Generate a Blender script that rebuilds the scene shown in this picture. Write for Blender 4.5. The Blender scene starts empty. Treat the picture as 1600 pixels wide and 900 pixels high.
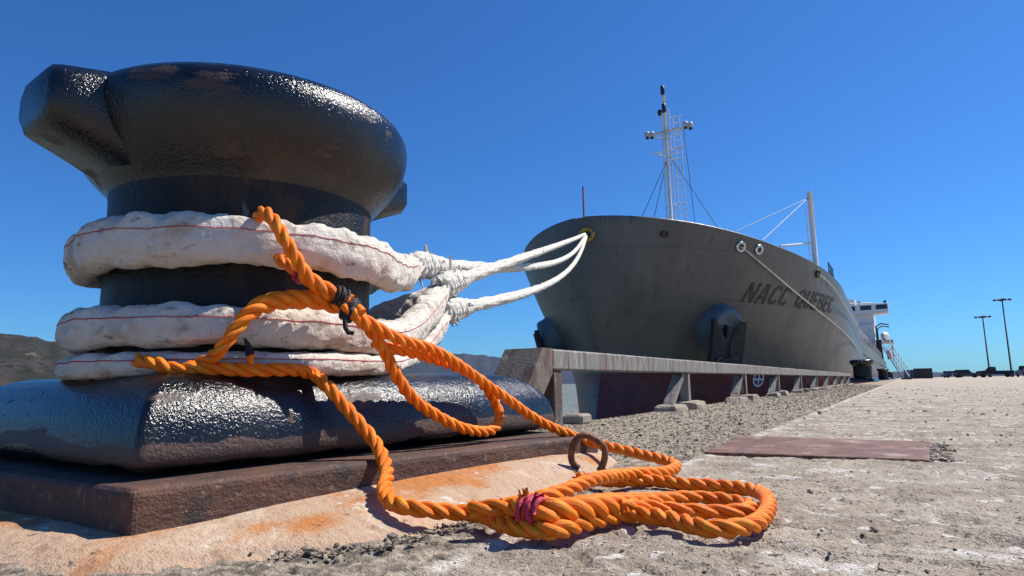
import bpy, math, random
import numpy as np
from mathutils import Vector, Matrix
random.seed(7); rng = np.random.default_rng(11)
scene = bpy.context.scene
col = scene.collection
R = math.radians

# ------------------------------------------------------------------ camera
H = 0.23
HEAD, PITCH, ROLL = R(31.07), math.atan(0.151), R(1.03)
fwd = Vector((-math.sin(HEAD)*math.cos(PITCH), math.cos(HEAD)*math.cos(PITCH), math.sin(PITCH)))
rgt = Vector((math.cos(HEAD), math.sin(HEAD), 0)); upv = rgt.cross(fwd)
r2 = rgt*math.cos(ROLL) - upv*math.sin(ROLL); u2 = upv*math.cos(ROLL) + rgt*math.sin(ROLL)
cd = bpy.data.cameras.new('camera'); cam = bpy.data.objects.new('camera', cd); col.objects.link(cam)
cd.sensor_width = 36; cd.lens = 36*1000/1600; cd.clip_start = 0.02; cd.clip_end = 90000
cam.matrix_world = Matrix(((r2.x, u2.x, -fwd.x, 0), (r2.y, u2.y, -fwd.y, 0), (r2.z, u2.z, -fwd.z, H), (0, 0, 0, 1)))
scene.camera = cam

# ------------------------------------------------------------------ sky, sun, exposure
SUN_EL, SUN_AZ = R(53), R(40)          # azimuth measured from the quay direction (+Y) towards inland (+X)
world = bpy.data.worlds.new('World'); scene.world = world; world.use_nodes = True
wn = world.node_tree.nodes; wl = world.node_tree.links
sky = wn.new('ShaderNodeTexSky'); sky.sky_type = 'NISHITA'; sky.sun_disc = False
sky.sun_elevation = SUN_EL; sky.sun_rotation = SUN_AZ
sky.altitude = 0; sky.air_density = 1.0; sky.dust_density = 0.25; sky.ozone_density = 1.6
wn['Background'].inputs['Strength'].default_value = 0.072
tint = wn.new('ShaderNodeMix'); tint.data_type = 'RGBA'; tint.blend_type = 'MULTIPLY'; tint.inputs[0].default_value = 1.0
tint.inputs[7].default_value = (0.34, 0.80, 1.42, 1)      # the deep polarised blue of this sky, the same in every direction
wl.new(sky.outputs['Color'], tint.inputs[6]); wl.new(tint.outputs[2], wn['Background'].inputs['Color'])
sd = bpy.data.lights.new('sun', 'SUN'); sd.energy = 5.0; sd.angle = R(0.53); sd.color = (1.0, 0.95, 0.87)
sun = bpy.data.objects.new('sun', sd); col.objects.link(sun)
sdir = Vector((math.sin(SUN_AZ)*math.cos(SUN_EL), math.cos(SUN_AZ)*math.cos(SUN_EL), math.sin(SUN_EL)))
sun.rotation_euler = (-sdir).to_track_quat('-Z', 'Y').to_euler(); sun.location = (5, -5, 30)
vs = scene.view_settings; vs.view_transform = 'Standard'; vs.look = 'None'; vs.exposure = 0.38; vs.gamma = 1.0
vs.use_curve_mapping = False
scene.render.engine = 'CYCLES'

# ------------------------------------------------------------------ materials
MATS = {}
def mk(name, base, rough=0.6, layers=(), bumps=(), metal=0.0, spec=0.5, coords='Object', coat=0.0, rl=None):
    """base colour + noise-masked colour layers (colour, scale, lo, hi[, stretch[, rough]]) + noise bumps (scale, distance[, stretch])"""
    m = bpy.data.materials.new(name); m.use_nodes = True; MATS[name] = m
    n = m.node_tree.nodes; l = m.node_tree.links; b = n['Principled BSDF']
    b.inputs['Metallic'].default_value = metal; b.inputs['Roughness'].default_value = rough
    b.inputs['Specular IOR Level'].default_value = spec; b.inputs['Coat Weight'].default_value = coat
    tc = n.new('ShaderNodeTexCoord')
    def noise(scale, stretch, detail=6):
        mp = n.new('ShaderNodeMapping'); mp.inputs['Scale'].default_value = stretch
        l.new(tc.outputs[coords], mp.inputs['Vector'])
        t = n.new('ShaderNodeTexNoise'); t.inputs['Scale'].default_value = scale; t.inputs['Detail'].default_value = detail
        t.inputs['Roughness'].default_value = 0.6
        l.new(mp.outputs['Vector'], t.inputs['Vector']); return t.outputs['Fac']
    rgb = n.new('ShaderNodeRGB'); rgb.outputs[0].default_value = (*base, 1); cur = rgb.outputs[0]
    rcur = None
    for L in layers:
        c, sc, lo, hi = L[:4]; st = L[4] if len(L) > 4 else (1, 1, 1)
        f = noise(sc, st); mr = n.new('ShaderNodeMapRange'); mr.inputs[1].default_value = lo; mr.inputs[2].default_value = hi
        mr.interpolation_type = 'SMOOTHSTEP'; l.new(f, mr.inputs[0])
        mx = n.new('ShaderNodeMix'); mx.data_type = 'RGBA'; l.new(mr.outputs[0], mx.inputs[0]); l.new(cur, mx.inputs[6]); mx.inputs[7].default_value = (*c, 1)
        cur = mx.outputs[2]
        if len(L) > 5:
            rm = n.new('ShaderNodeMix'); rm.data_type = 'FLOAT'; l.new(mr.outputs[0], rm.inputs[0])
            if rcur is None: rm.inputs[2].default_value = rough
            else: l.new(rcur, rm.inputs[2])
            rm.inputs[3].default_value = L[5]; rcur = rm.outputs[0]
    l.new(cur, b.inputs['Base Color'])
    if rcur is not None: l.new(rcur, b.inputs['Roughness'])
    prev = None
    for B in bumps:
        sc, dist = B[:2]; st = B[2] if len(B) > 2 else (1, 1, 1)
        bp = n.new('ShaderNodeBump'); bp.inputs['Strength'].default_value = 1.0; bp.inputs['Distance'].default_value = dist
        l.new(noise(sc, st, 3), bp.inputs['Height'])
        if prev is not None: l.new(prev, bp.inputs['Normal'])
        prev = bp.outputs['Normal']
    if prev is not None: l.new(prev, b.inputs['Normal'])
    m['_'] = 1
    return m
def setrgb(m, fac_builder, color): pass

# quay concrete: two pours, worn white laitance streaks, dark pits
def ground_material():
    m = mk('quay_concrete', (0.43, 0.36, 0.28), 0.9,
           layers=[((0.31, 0.25, 0.19), 3.0, 0.42, 0.62), ((0.52, 0.44, 0.345), 9, 0.5, 0.7, (1, 1, 1)),
                   ((0.70, 0.65, 0.58), 4.5, 0.55, 0.70, (1.0, 1.6, 1)), ((0.70, 0.64, 0.56), 17, 0.57, 0.66), ((0.16, 0.12, 0.09), 1.1, 0.60, 0.72), ((0.12, 0.095, 0.07), 60, 0.58, 0.68), ((0.07, 0.055, 0.04), 150, 0.57, 0.66), ((0.68, 0.62, 0.54), 210, 0.60, 0.68)],
           bumps=[(120, 0.010), (420, 0.003)], spec=0.25)
    n = m.node_tree.nodes; l = m.node_tree.links; b = n['Principled BSDF']
    src = b.inputs['Base Color'].links[0].from_socket
    tc = n.new('ShaderNodeTexCoord'); sx = n.new('ShaderNodeSeparateXYZ'); l.new(tc.outputs['Object'], sx.inputs[0])
    nz = n.new('ShaderNodeTexNoise'); nz.inputs['Scale'].default_value = 6; nz.inputs['Detail'].default_value = 5; l.new(tc.outputs['Object'], nz.inputs['Vector'])
    ad = n.new('ShaderNodeMath'); ad.operation = 'MULTIPLY_ADD'; l.new(nz.outputs['Fac'], ad.inputs[0]); ad.inputs[1].default_value = 0.05; l.new(sx.outputs['X'], ad.inputs[2])
    mr = n.new('ShaderNodeMapRange'); mr.inputs[1].default_value = -0.560; mr.inputs[2].default_value = -0.545; l.new(ad.outputs[0], mr.inputs[0]); mr.inputs[3].default_value = 1; mr.inputs[4].default_value = 0
    n2 = n.new('ShaderNodeTexNoise'); n2.inputs['Scale'].default_value = 45; n2.inputs['Detail'].default_value = 6; l.new(tc.outputs['Object'], n2.inputs['Vector'])
    cr = n.new('ShaderNodeValToRGB'); cr.color_ramp.elements[0].position = 0.36; cr.color_ramp.elements[0].color = (0.15, 0.12, 0.09, 1)
    cr.color_ramp.elements[1].position = 0.66; cr.color_ramp.elements[1].color = (0.50, 0.42, 0.32, 1); l.new(n2.outputs['Fac'], cr.inputs[0])
    mx = n.new('ShaderNodeMix'); mx.data_type = 'RGBA'; l.new(mr.outputs[0], mx.inputs[0]); l.new(src, mx.inputs[6]); l.new(cr.outputs[0], mx.inputs[7])
    # pale worn line along the joint between the two pours
    m2 = n.new('ShaderNodeMapRange'); m2.inputs[1].default_value = 0.008; m2.inputs[2].default_value = 0.028; m2.inputs[3].default_value = 1; m2.inputs[4].default_value = 0
    ab = n.new('ShaderNodeMath'); ab.operation = 'ADD'; l.new(ad.outputs[0], ab.inputs[0]); ab.inputs[1].default_value = 0.525
    a2 = n.new('ShaderNodeMath'); a2.operation = 'ABSOLUTE'; l.new(ab.outputs[0], a2.inputs[0]); l.new(a2.outputs[0], m2.inputs[0])
    n3 = n.new('ShaderNodeTexNoise'); n3.inputs['Scale'].default_value = 14; l.new(tc.outputs['Object'], n3.inputs['Vector'])
    m3 = n.new('ShaderNodeMapRange'); m3.inputs[1].default_value = 0.42; m3.inputs[2].default_value = 0.55; l.new(n3.outputs['Fac'], m3.inputs[0])
    mu = n.new('ShaderNodeMath'); mu.operation = 'MULTIPLY'; l.new(m2.outputs[0], mu.inputs[0]); l.new(m3.outputs[0], mu.inputs[1])
    my = n.new('ShaderNodeMix'); my.data_type = 'RGBA'; l.new(mu.outputs[0], my.inputs[0]); l.new(mx.outputs[2], my.inputs[6]); my.inputs[7].default_value = (0.66, 0.60, 0.52, 1)
    l.new(my.outputs[2], b.inputs['Base Color'])
    return m
ground_material()
mk('gravel', (0.15, 0.12, 0.09), 0.85, layers=[((0.38, 0.31, 0.23), 60, 0.42, 0.56), ((0.035, 0.03, 0.026), 33, 0.52, 0.6)], bumps=[(500, 0.002)])
mk('mortar', (0.44, 0.30, 0.20), 0.85, layers=[((0.55, 0.43, 0.32), 7, 0.50, 0.66), ((0.44, 0.17, 0.05), 5, 0.51, 0.64, (1, .6, 1)), ((0.30, 0.17, 0.10), 14, 0.55, 0.7), ((0.10, 0.07, 0.05), 40, 0.62, 0.72), ((0.66, 0.60, 0.52), 22, 0.62, 0.72)],
   bumps=[(60, 0.006), (300, 0.002)], spec=0.3)
mk('concrete_block', (0.33, 0.28, 0.22), 0.9, layers=[((0.22, 0.18, 0.14), 12, 0.5, 0.65), ((0.45, 0.22, 0.08), 9, 0.58, 0.68)], bumps=[(70, 0.006), (260, 0.002)], spec=0.25)
mk('rusty_plate', (0.075, 0.036, 0.026), 0.75, layers=[((0.115, 0.050, 0.028), 14, 0.45, 0.65, (1, .35, 1)), ((0.035, 0.025, 0.022), 9, 0.5, 0.62), ((0.17, 0.11, 0.075), 60, 0.58, 0.68)],
   bumps=[(45, 0.006, (1, .5, 1)), (230, 0.0025)])
mk('rusty_sheet', (0.145, 0.065, 0.042), 0.7, layers=[((0.21, 0.11, 0.078), 5, 0.45, 0.6), ((0.08, 0.036, 0.026), 22, 0.5, 0.65), ((0.34, 0.27, 0.22), 7, 0.56, 0.70), ((0.06, 0.03, 0.022), 60, 0.6, 0.7)], bumps=[(12, 0.004), (150, 0.0025)])
mk('rust_ring', (0.13, 0.05, 0.025), 0.8, layers=[((0.24, 0.10, 0.04), 60, 0.45, 0.6)], bumps=[(160, 0.003)])
def paint_material():
    m = mk('bollard_paint', (0.003, 0.004, 0.007), 0.20,
           layers=[((0.013, 0.012, 0.012), 7, 0.45, 0.6), ((0.050, 0.027, 0.019), 5.5, 0.585, 0.64, (1, .6, 2.4), 0.6), ((0.075, 0.036, 0.022), 38, 0.655, 0.68, (1, 1, 1), 0.8), ((0.10, 0.085, 0.07), 90, 0.70, 0.76, (1, 1, 1), 0.7)],
           bumps=[(40, 0.0015), (150, 0.0026)], spec=0.6, coat=0.0)
    # a scraped band low on the casting where the paint is gone down to brown primer
    n = m.node_tree.nodes; l = m.node_tree.links; b = n['Principled BSDF']
    src = b.inputs['Base Color'].links[0].from_socket; rs = b.inputs['Roughness'].links[0].from_socket
    tc = n.new('ShaderNodeTexCoord'); sx = n.new('ShaderNodeSeparateXYZ'); l.new(tc.outputs['Object'], sx.inputs[0])
    nz = n.new('ShaderNodeTexNoise'); nz.inputs['Scale'].default_value = 4.5; nz.inputs['Detail'].default_value = 4; l.new(tc.outputs['Object'], nz.inputs['Vector'])
    a = n.new('ShaderNodeMath'); a.operation = 'MULTIPLY_ADD'; l.new(nz.outputs['Fac'], a.inputs[0]); a.inputs[1].default_value = 0.10; l.new(sx.outputs['Z'], a.inputs[2])
    s = n.new('ShaderNodeMath'); s.operation = 'SUBTRACT'; l.new(a.outputs[0], s.inputs[0]); s.inputs[1].default_value = 0.178
    ab = n.new('ShaderNodeMath'); ab.operation = 'ABSOLUTE'; l.new(s.outputs[0], ab.inputs[0])
    mr = n.new('ShaderNodeMapRange'); mr.inputs[1].default_value = 0.015; mr.inputs[2].default_value = 0.019; mr.inputs[3].default_value = 1; mr.inputs[4].default_value = 0; l.new(ab.outputs[0], mr.inputs[0])
    mx = n.new('ShaderNodeMix'); mx.data_type = 'RGBA'; l.new(mr.outputs[0], mx.inputs[0]); l.new(src, mx.inputs[6]); mx.inputs[7].default_value = (0.075, 0.040, 0.030, 1)
    l.new(mx.outputs[2], b.inputs['Base Color'])
    rm = n.new('ShaderNodeMix'); rm.data_type = 'FLOAT'; l.new(mr.outputs[0], rm.inputs[0]); l.new(rs, rm.inputs[2]); rm.inputs[3].default_value = 0.6
    l.new(rm.outputs[0], b.inputs['Roughness'])
paint_material()
mk('barrel_paint', (0.007, 0.008, 0.010), 0.45, layers=[((0.035, 0.024, 0.019), 12, 0.5, 0.62, (1, 1, .3), .7), ((0.12, 0.11, 0.10), 30, 0.67, 0.73, (1, 1, .25), .7)], bumps=[(60, 0.004), (190, 0.003)], spec=0.3)
mk('orange_rope', (1.0, 0.225, 0.002), 0.5, layers=[((1.0, 0.34, 0.012), 40, 0.5, 0.65), ((0.62, 0.12, 0.004), 16, 0.60, 0.74)], bumps=[(900, 0.0012, (1, 1, 1))], spec=0.35)
def yarn(m, amt, dist, dark):
    n = m.node_tree.nodes; l = m.node_tree.links; b = n['Principled BSDF']; src = b.inputs['Base Color'].links[0].from_socket
    at = n.new('ShaderNodeAttribute'); at.attribute_name = 'yarn'; mp = n.new('ShaderNodeMapping'); mp.inputs['Scale'].default_value = (2.6, 2.6, 45); l.new(at.outputs['Vector'], mp.inputs['Vector'])
    t = n.new('ShaderNodeTexNoise'); t.inputs['Scale'].default_value = 1.0; t.inputs['Detail'].default_value = 4; l.new(mp.outputs[0], t.inputs['Vector'])
    mr = n.new('ShaderNodeMapRange'); mr.inputs[1].default_value = .40; mr.inputs[2].default_value = .66; mr.inputs[4].default_value = amt; l.new(t.outputs['Fac'], mr.inputs[0])
    mx = n.new('ShaderNodeMix'); mx.data_type = 'RGBA'; l.new(mr.outputs[0], mx.inputs[0]); l.new(src, mx.inputs[6]); mx.inputs[7].default_value = (*dark, 1); l.new(mx.outputs[2], b.inputs['Base Color'])
    bp = n.new('ShaderNodeBump'); bp.inputs['Distance'].default_value = dist; l.new(t.outputs['Fac'], bp.inputs['Height']); pn = b.inputs['Normal'].links[0].from_socket; l.new(pn, bp.inputs['Normal']); l.new(bp.outputs['Normal'], b.inputs['Normal'])
yarn(MATS['orange_rope'], .40, .0028, (0.74, 0.12, 0.002))
mk('red_tape', (0.55, 0.02, 0.05), 0.5, layers=[((0.25, 0.01, 0.03), 120, 0.5, 0.6)], bumps=[(300, 0.002)])
mk('black_twine', (0.012, 0.012, 0.016), 0.7, bumps=[(500, 0.001)])
mk('sleeve_canvas', (0.66, 0.60, 0.52), 0.85, layers=[((0.48, 0.38, 0.29), 9, 0.50, 0.68), ((0.20, 0.17, 0.14), 22, 0.575, 0.70, (1, 1, 2)), ((0.72, 0.67, 0.60), 5, 0.55, 0.7), ((0.30, 0.26, 0.22), 6, 0.62, 0.74)], bumps=[(30, 0.012), (75, 0.004), (1100, 0.0012)], spec=0.2)
mk('red_thread', (0.45, 0.02, 0.02), 0.7)
mk('white_rope', (0.78, 0.75, 0.68), 0.8, layers=[((0.52, 0.46, 0.36), 25, 0.55, 0.7)], bumps=[(700, 0.0012)], spec=0.2)
yarn(MATS['white_rope'], .7, .006, (0.50, 0.45, 0.36))
mk('yellow_yarn', (0.62, 0.55, 0.30), 0.8)
mk('weathered_rail', (0.23, 0.21, 0.185), 0.7, layers=[((0.14, 0.12, 0.10), 6, 0.48, 0.62, (3, 3, .5)), ((0.32, 0.30, 0.275), 8, 0.58, 0.70, (3, 3, .4)), ((0.36, 0.34, 0.31), 45, 0.62, 0.7), ((0.13, 0.05, 0.03), 7, 0.58, 0.64, (2, 3, .3))], bumps=[(120, 0.003)], spec=0.35)
mk('weathered_shade_brown', (0.17, 0.13, 0.10), 0.8, layers=[((0.09, 0.06, 0.045), 8, 0.48, 0.6, (1, 1, .4)), ((0.30, 0.27, 0.23), 10, 0.6, 0.7)], bumps=[(90, 0.004)])  # weathered steel, its dark brown also carrying the shade on the rail end
mk('white_steel', (0.72, 0.72, 0.70), 0.45, layers=[((0.55, 0.52, 0.47), .8, 0.5, 0.7)])
mk('pale_steel', (0.45, 0.46, 0.47), 0.5, layers=[((0.33, 0.31, 0.29), 1.5, 0.5, 0.68)])
mk('dark_steel', (0.02, 0.018, 0.017), 0.7, layers=[((0.06, 0.035, 0.022), 4, 0.5, 0.65)], bumps=[(30, 0.01)])
mk('black_lamp', (0.012, 0.012, 0.013), 0.4)
mk('chrome_wear', (0.55, 0.53, 0.50), 0.25, metal=1.0)
mk('yellow_paint', (0.42, 0.29, 0.03), 0.6, layers=[((0.12, 0.09, 0.03), 6, 0.5, 0.6)])
mk('staff_red', (0.35, 0.03, 0.02), 0.5)
mk('lettering', (0.022, 0.021, 0.022), 0.6, layers=[((0.035, 0.033, 0.03), 2, 0.5, 0.6)])
mk('marks_white', (0.62, 0.62, 0.62), 0.6)
mk('wire', (0.03, 0.03, 0.035), 0.5)
mk('lifeboat_orange', (0.75, 0.12, 0.02), 0.45)
mk('bolster_sky_tint', (0.095, 0.125, 0.155), 0.45, layers=[((0.075, 0.09, 0.10), 1.5, 0.5, 0.65)], bumps=[(3, .01)])  # blue of the sky's reflection put into the bolster colour
def hull_material():
    m = mk('hull_paint', (0.112, 0.106, 0.094), 0.42, layers=[((0.092, 0.089, 0.082), .45, 0.45, 0.62, (1, 1, .5)), ((0.132, 0.127, 0.116), 1.3, 0.55, 0.7, (1, 1, .25))], bumps=[(.7, 0.05), (7, 0.006)], spec=0.4)
    n = m.node_tree.nodes; l = m.node_tree.links; b = n['Principled BSDF']
    src = b.inputs['Base Color'].links[0].from_socket
    tc = n.new('ShaderNodeTexCoord'); sx = n.new('ShaderNodeSeparateXYZ'); l.new(tc.outputs['Object'], sx.inputs[0])
    # rust weeps: thin vertical streaks
    mp = n.new('ShaderNodeMapping'); mp.inputs['Scale'].default_value = (2.2, 2.2, .22); l.new(tc.outputs['Object'], mp.inputs['Vector'])
    nz = n.new('ShaderNodeTexNoise'); nz.inputs['Scale'].default_value = 2.0; nz.inputs['Detail'].default_value = 7; l.new(mp.outputs[0], nz.inputs['Vector'])
    mr = n.new('ShaderNodeMapRange'); mr.inputs[1].default_value = 0.61; mr.inputs[2].default_value = 0.74; mr.inputs[4].default_value = 0.7; l.new(nz.outputs['Fac'], mr.inputs[0])
    m1 = n.new('ShaderNodeMix'); m1.data_type = 'RGBA'; l.new(mr.outputs[0], m1.inputs[0]); l.new(src, m1.inputs[6]); m1.inputs[7].default_value = (0.060, 0.045, 0.032, 1)
    lt = n.new('ShaderNodeMath'); lt.operation = 'LESS_THAN'; l.new(sx.outputs['Z'], lt.inputs[0]); lt.inputs[1].default_value = BOOT_Z
    rn = n.new('ShaderNodeTexNoise'); rn.inputs['Scale'].default_value = 1.4; rn.inputs['Detail'].default_value = 6; l.new(tc.outputs['Object'], rn.inputs['Vector'])
    cr = n.new('ShaderNodeValToRGB'); cr.color_ramp.elements[0].position = .35; cr.color_ramp.elements[0].color = (0.105, 0.016, 0.014, 1)
    cr.color_ramp.elements[1].position = .7; cr.color_ramp.elements[1].color = (0.165, 0.030, 0.024, 1); l.new(rn.outputs['Fac'], cr.inputs[0])
    m2 = n.new('ShaderNodeMix'); m2.data_type = 'RGBA'; l.new(lt.outputs[0], m2.inputs[0]); l.new(m1.outputs[2], m2.inputs[6]); l.new(cr.outputs[0], m2.inputs[7])
    l.new(m2.outputs[2], b.inputs['Base Color'])
    # plate seams: strakes and butts as faint weld lines
    cb = n.new('ShaderNodeCombineXYZ'); l.new(sx.outputs['Y'], cb.inputs[0]); l.new(sx.outputs['Z'], cb.inputs[1])
    bt = n.new('ShaderNodeTexBrick'); bt.inputs['Scale'].default_value = 1.0; bt.inputs['Brick Width'].default_value = 5.6; bt.inputs['Row Height'].default_value = 1.85; bt.inputs['Mortar Size'].default_value = 0.012; bt.inputs['Mortar Smooth'].default_value = 0.6; l.new(cb.outputs[0], bt.inputs['Vector'])
    bp = n.new('ShaderNodeBump'); bp.inputs['Distance'].default_value = 0.009; l.new(bt.outputs['Fac'], bp.inputs['Height'])
    pn = b.inputs['Normal'].links[0].from_socket; l.new(pn, bp.inputs['Normal']); l.new(bp.outputs['Normal'], b.inputs['Normal'])
    m4 = n.new('ShaderNodeMix'); m4.data_type = 'RGBA'; mm = n.new('ShaderNodeMath'); mm.operation = 'MULTIPLY'; l.new(bt.outputs['Fac'], mm.inputs[0]); mm.inputs[1].default_value = .18
    l.new(mm.outputs[0], m4.inputs[0]); l.new(m2.outputs[2], m4.inputs[6]); m4.inputs[7].default_value = (0.075, 0.07, 0.062, 1); l.new(m4.outputs[2], b.inputs['Base Color'])
BOOT_Z = 0.60+2.1
hull_material()
mk('deck_green', (0.10, 0.13, 0.11), 0.7)
mk('glass_dark', (0.015, 0.02, 0.03), 0.1)
def sea_material():
    m = mk('sea_water', (0.16, 0.17, 0.135), 0.5, layers=[((0.18, 0.19, 0.155), .05, 0.45, 0.6), ((0.45, 0.47, 0.46), .9, 0.70, 0.76, (.5, 2, 1))], bumps=[(.5, 0.9, (1, 1.6, 1)), (2.2, 0.25)], spec=0.22)
sea_material()
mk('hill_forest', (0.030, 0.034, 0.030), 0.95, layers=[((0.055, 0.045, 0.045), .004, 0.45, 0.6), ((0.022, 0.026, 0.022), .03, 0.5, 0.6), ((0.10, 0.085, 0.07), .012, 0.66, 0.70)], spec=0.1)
mk('hill_far_haze', (0.040, 0.055, 0.085), 0.95, layers=[((0.05, 0.06, 0.08), .004, 0.45, 0.6)], spec=0.1)  # bluish distance haze mixed into the hill colour
mk('lamp_steel', (0.03, 0.03, 0.032), 0.6)
mk('car_dark', (0.015, 0.017, 0.025), 0.3); mk('car_blue', (0.02, 0.035, 0.09), 0.3); mk('car_grey', (0.09, 0.09, 0.095), 0.3)
mk('tyre', (0.012, 0.012, 0.012), 0.8); mk('headlamp', (0.7, 0.7, 0.7), 0.2)
mk('container_blue', (0.025, 0.06, 0.14), 0.5); mk('container_dark', (0.02, 0.022, 0.035), 0.6); mk('shed_wall', (0.12, 0.17, 0.24), 0.6)
mk('house_white', (0.6, 0.6, 0.58), 0.8); mk('house_roof', (0.08, 0.07, 0.07), 0.8)

# ------------------------------------------------------------------ mesh helpers
LOC = {}
def tag(o, label, cat, group=None):
    o['label'] = label; o['category'] = cat
    if group: o['group'] = group
    return o
def empty(name, loc=(0, 0, 0)):
    o = bpy.data.objects.new(name, None); col.objects.link(o); o.location = loc; o.empty_display_size = .1
    LOC[o.name] = Vector(loc); return o
class MB:
    def __init__(s): s.v = []; s.f = []; s.a = []
    def add(s, v, f):
        k = len(s.v); s.v.extend([tuple(map(float, p)) for p in v]); s.f.extend([tuple(int(i)+k for i in q) for q in f]); return s
    def grid(s, P, cu=False, cv=False, flip=False):
        nu, nv = P.shape[:2]; f = []
        for i in range(nu if cu else nu-1):
            for j in range(nv if cv else nv-1):
                q = (i*nv+j, ((i+1) % nu)*nv+j, ((i+1) % nu)*nv+(j+1) % nv, i*nv+(j+1) % nv)
                f.append(q[::-1] if flip else q)
        return s.add(P.reshape(-1, 3), f)
    def box(s, c, d, rz=0, bev=0):
        x, y, z = [q/2 for q in d]; ca, sa = math.cos(rz), math.sin(rz)
        if bev:
            b = min(bev, x*.45, y*.45, z*.45); P = []
            for zz, ins in ((-z, b), (-z+b, 0), (z-b, 0), (z, b)):
                X, Y = x-ins, y-ins
                P.append([(X-b, -Y, zz), (X, -Y+b, zz), (X, Y-b, zz), (X-b, Y, zz), (-X+b, Y, zz), (-X, Y-b, zz), (-X, -Y+b, zz), (-X+b, -Y, zz)])
            P = np.array(P); Q = P.copy(); Q[..., 0] = P[..., 0]*ca-P[..., 1]*sa+c[0]; Q[..., 1] = P[..., 0]*sa+P[..., 1]*ca+c[1]; Q[..., 2] += c[2]
            k = len(s.v); s.grid(Q, cv=True, flip=True); s.f.append(tuple(range(k+7, k-1, -1))); s.f.append(tuple(range(k+24, k+32))); return s
        V = [(c[0]+px*ca-py*sa, c[1]+px*sa+py*ca, c[2]+pz) for pz in (-z, z) for px, py in ((-x, -y), (x, -y), (x, y), (-x, y))]
        return s.add(V, [(3, 2, 1, 0), (4, 5, 6, 7), (0, 1, 5, 4), (1, 2, 6, 5), (2, 3, 7, 6), (3, 0, 4, 7)])
    def prism(s, poly, vec):
        n = len(poly); vec = np.array(vec); a = [np.array(p, float) for p in poly]; V = a+[p+vec for p in a]
        return s.add(V, [tuple(range(n-1, -1, -1)), tuple(range(n, 2*n))]+[(i, (i+1) % n, n+(i+1) % n, n+i) for i in range(n)])
    def tube(s, path, r, n=8, cap=True):
        P = np.array(path, float); T, N, B = frames(P); r = np.broadcast_to(np.asarray(r, float), (len(P),))
        a = np.linspace(0, 2*math.pi, n, endpoint=False)
        Q = P[:, None]+r[:, None, None]*(np.cos(a)[None, :, None]*N[:, None]+np.sin(a)[None, :, None]*B[:, None])
        k = len(s.v); s.grid(Q, cv=True, flip=True)
        if len(s.a) == k:
            sl = np.r_[0, np.cumsum(np.linalg.norm(np.diff(P, axis=0), axis=1))]+k*.013
            s.a.extend(np.stack([np.broadcast_to(np.cos(a), (len(P), n)), np.broadcast_to(np.sin(a), (len(P), n)), np.broadcast_to(sl[:, None], (len(P), n))], -1).reshape(-1, 3).tolist())
        if cap: s.f.append(tuple(k+i for i in range(n))[::-1][::-1]); s.f.append(tuple(k+(len(P)-1)*n+i for i in range(n))[::-1])
        return s
    def lathe(s, prof, c, n=48, cap=True):
        a = np.linspace(0, 2*math.pi, n, endpoint=False)
        Q = np.array([[(c[0]+r*math.cos(t), c[1]+r*math.sin(t), c[2]+z) for t in a] for r, z in prof])
        k = len(s.v); s.grid(Q, cv=True, flip=True)
        if cap: s.f.append(tuple(k+i for i in range(n))[::-1]); s.f.append(tuple(k+(len(prof)-1)*n+i for i in range(n)))
        return s
    def build(s, name, mat, parent=None, smooth=False, kind=None, label=None):
        me = bpy.data.meshes.new(name)
        V = np.array(s.v)
        if parent is not None: V = V-np.array(WORLD(parent))
        me.from_pydata(V.tolist(), [], s.f); me.materials.append(MATS[mat]); me.update()
        if smooth: me.polygons.foreach_set('use_smooth', [True]*len(me.polygons))
        if s.a and len(s.a) == len(s.v):
            at = me.attributes.new('yarn', 'FLOAT_VECTOR', 'POINT'); at.data.foreach_set('vector', np.array(s.a, dtype=np.float32).ravel())
        o = bpy.data.objects.new(name, me); col.objects.link(o)
        if parent is not None: o.parent = parent
        if kind: o['kind'] = kind
        if label: o['label'] = label
        return o
def WORLD(o):
    v = Vector((0, 0, 0))
    while o is not None: v = v+o.location; o = o.parent
    return v
def frames(P):
    T = np.gradient(P, axis=0); T /= np.linalg.norm(T, axis=1)[:, None]+1e-12
    N = np.zeros_like(P); ref = np.array([0, 0, 1.]) if abs(T[0][2]) < .9 else np.array([1., 0, 0])
    N[0] = ref-T[0]*(ref@T[0]); N[0] /= np.linalg.norm(N[0])
    for i in range(1, len(P)):
        v = N[i-1]-T[i]*(N[i-1]@T[i]); N[i] = v/(np.linalg.norm(v)+1e-12)
    return T, N, np.cross(T, N)
def spline(pts, step, closed=False):
    P = np.array(pts, float); out = []
    Q = np.vstack([2*P[0]-P[1], P, 2*P[-1]-P[-2]])
    for i in range(1, len(Q)-2):
        p0, p1, p2, p3 = Q[i-1], Q[i], Q[i+1], Q[i+2]
        d = [max(np.linalg.norm(b-a)**.5, 1e-4) for a, b in ((p0, p1), (p1, p2), (p2, p3))]
        t0, t1 = 0, d[0]; t2 = t1+d[1]; t3 = t2+d[2]
        for t in np.linspace(t1, t2, 24, endpoint=False):
            a1 = (t1-t)/(t1-t0)*p0+(t-t0)/(t1-t0)*p1; a2 = (t2-t)/(t2-t1)*p1+(t-t1)/(t2-t1)*p2; a3 = (t3-t)/(t3-t2)*p2+(t-t2)/(t3-t2)*p3
            b1 = (t2-t)/(t2-t0)*a1+(t-t0)/(t2-t0)*a2; b2 = (t3-t)/(t3-t1)*a2+(t-t1)/(t3-t1)*a3
            out.append((t2-t)/(t2-t1)*b1+(t-t1)/(t2-t1)*b2)
    out.append(P[-1]); out = np.array(out)
    s = np.r_[0, np.cumsum(np.linalg.norm(np.diff(out, axis=0), axis=1))]
    n = max(int(s[-1]/step), 3); q = np.linspace(0, s[-1], n+1)
    return np.stack([np.interp(q, s, out[:, k]) for k in range(3)], 1)
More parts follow.
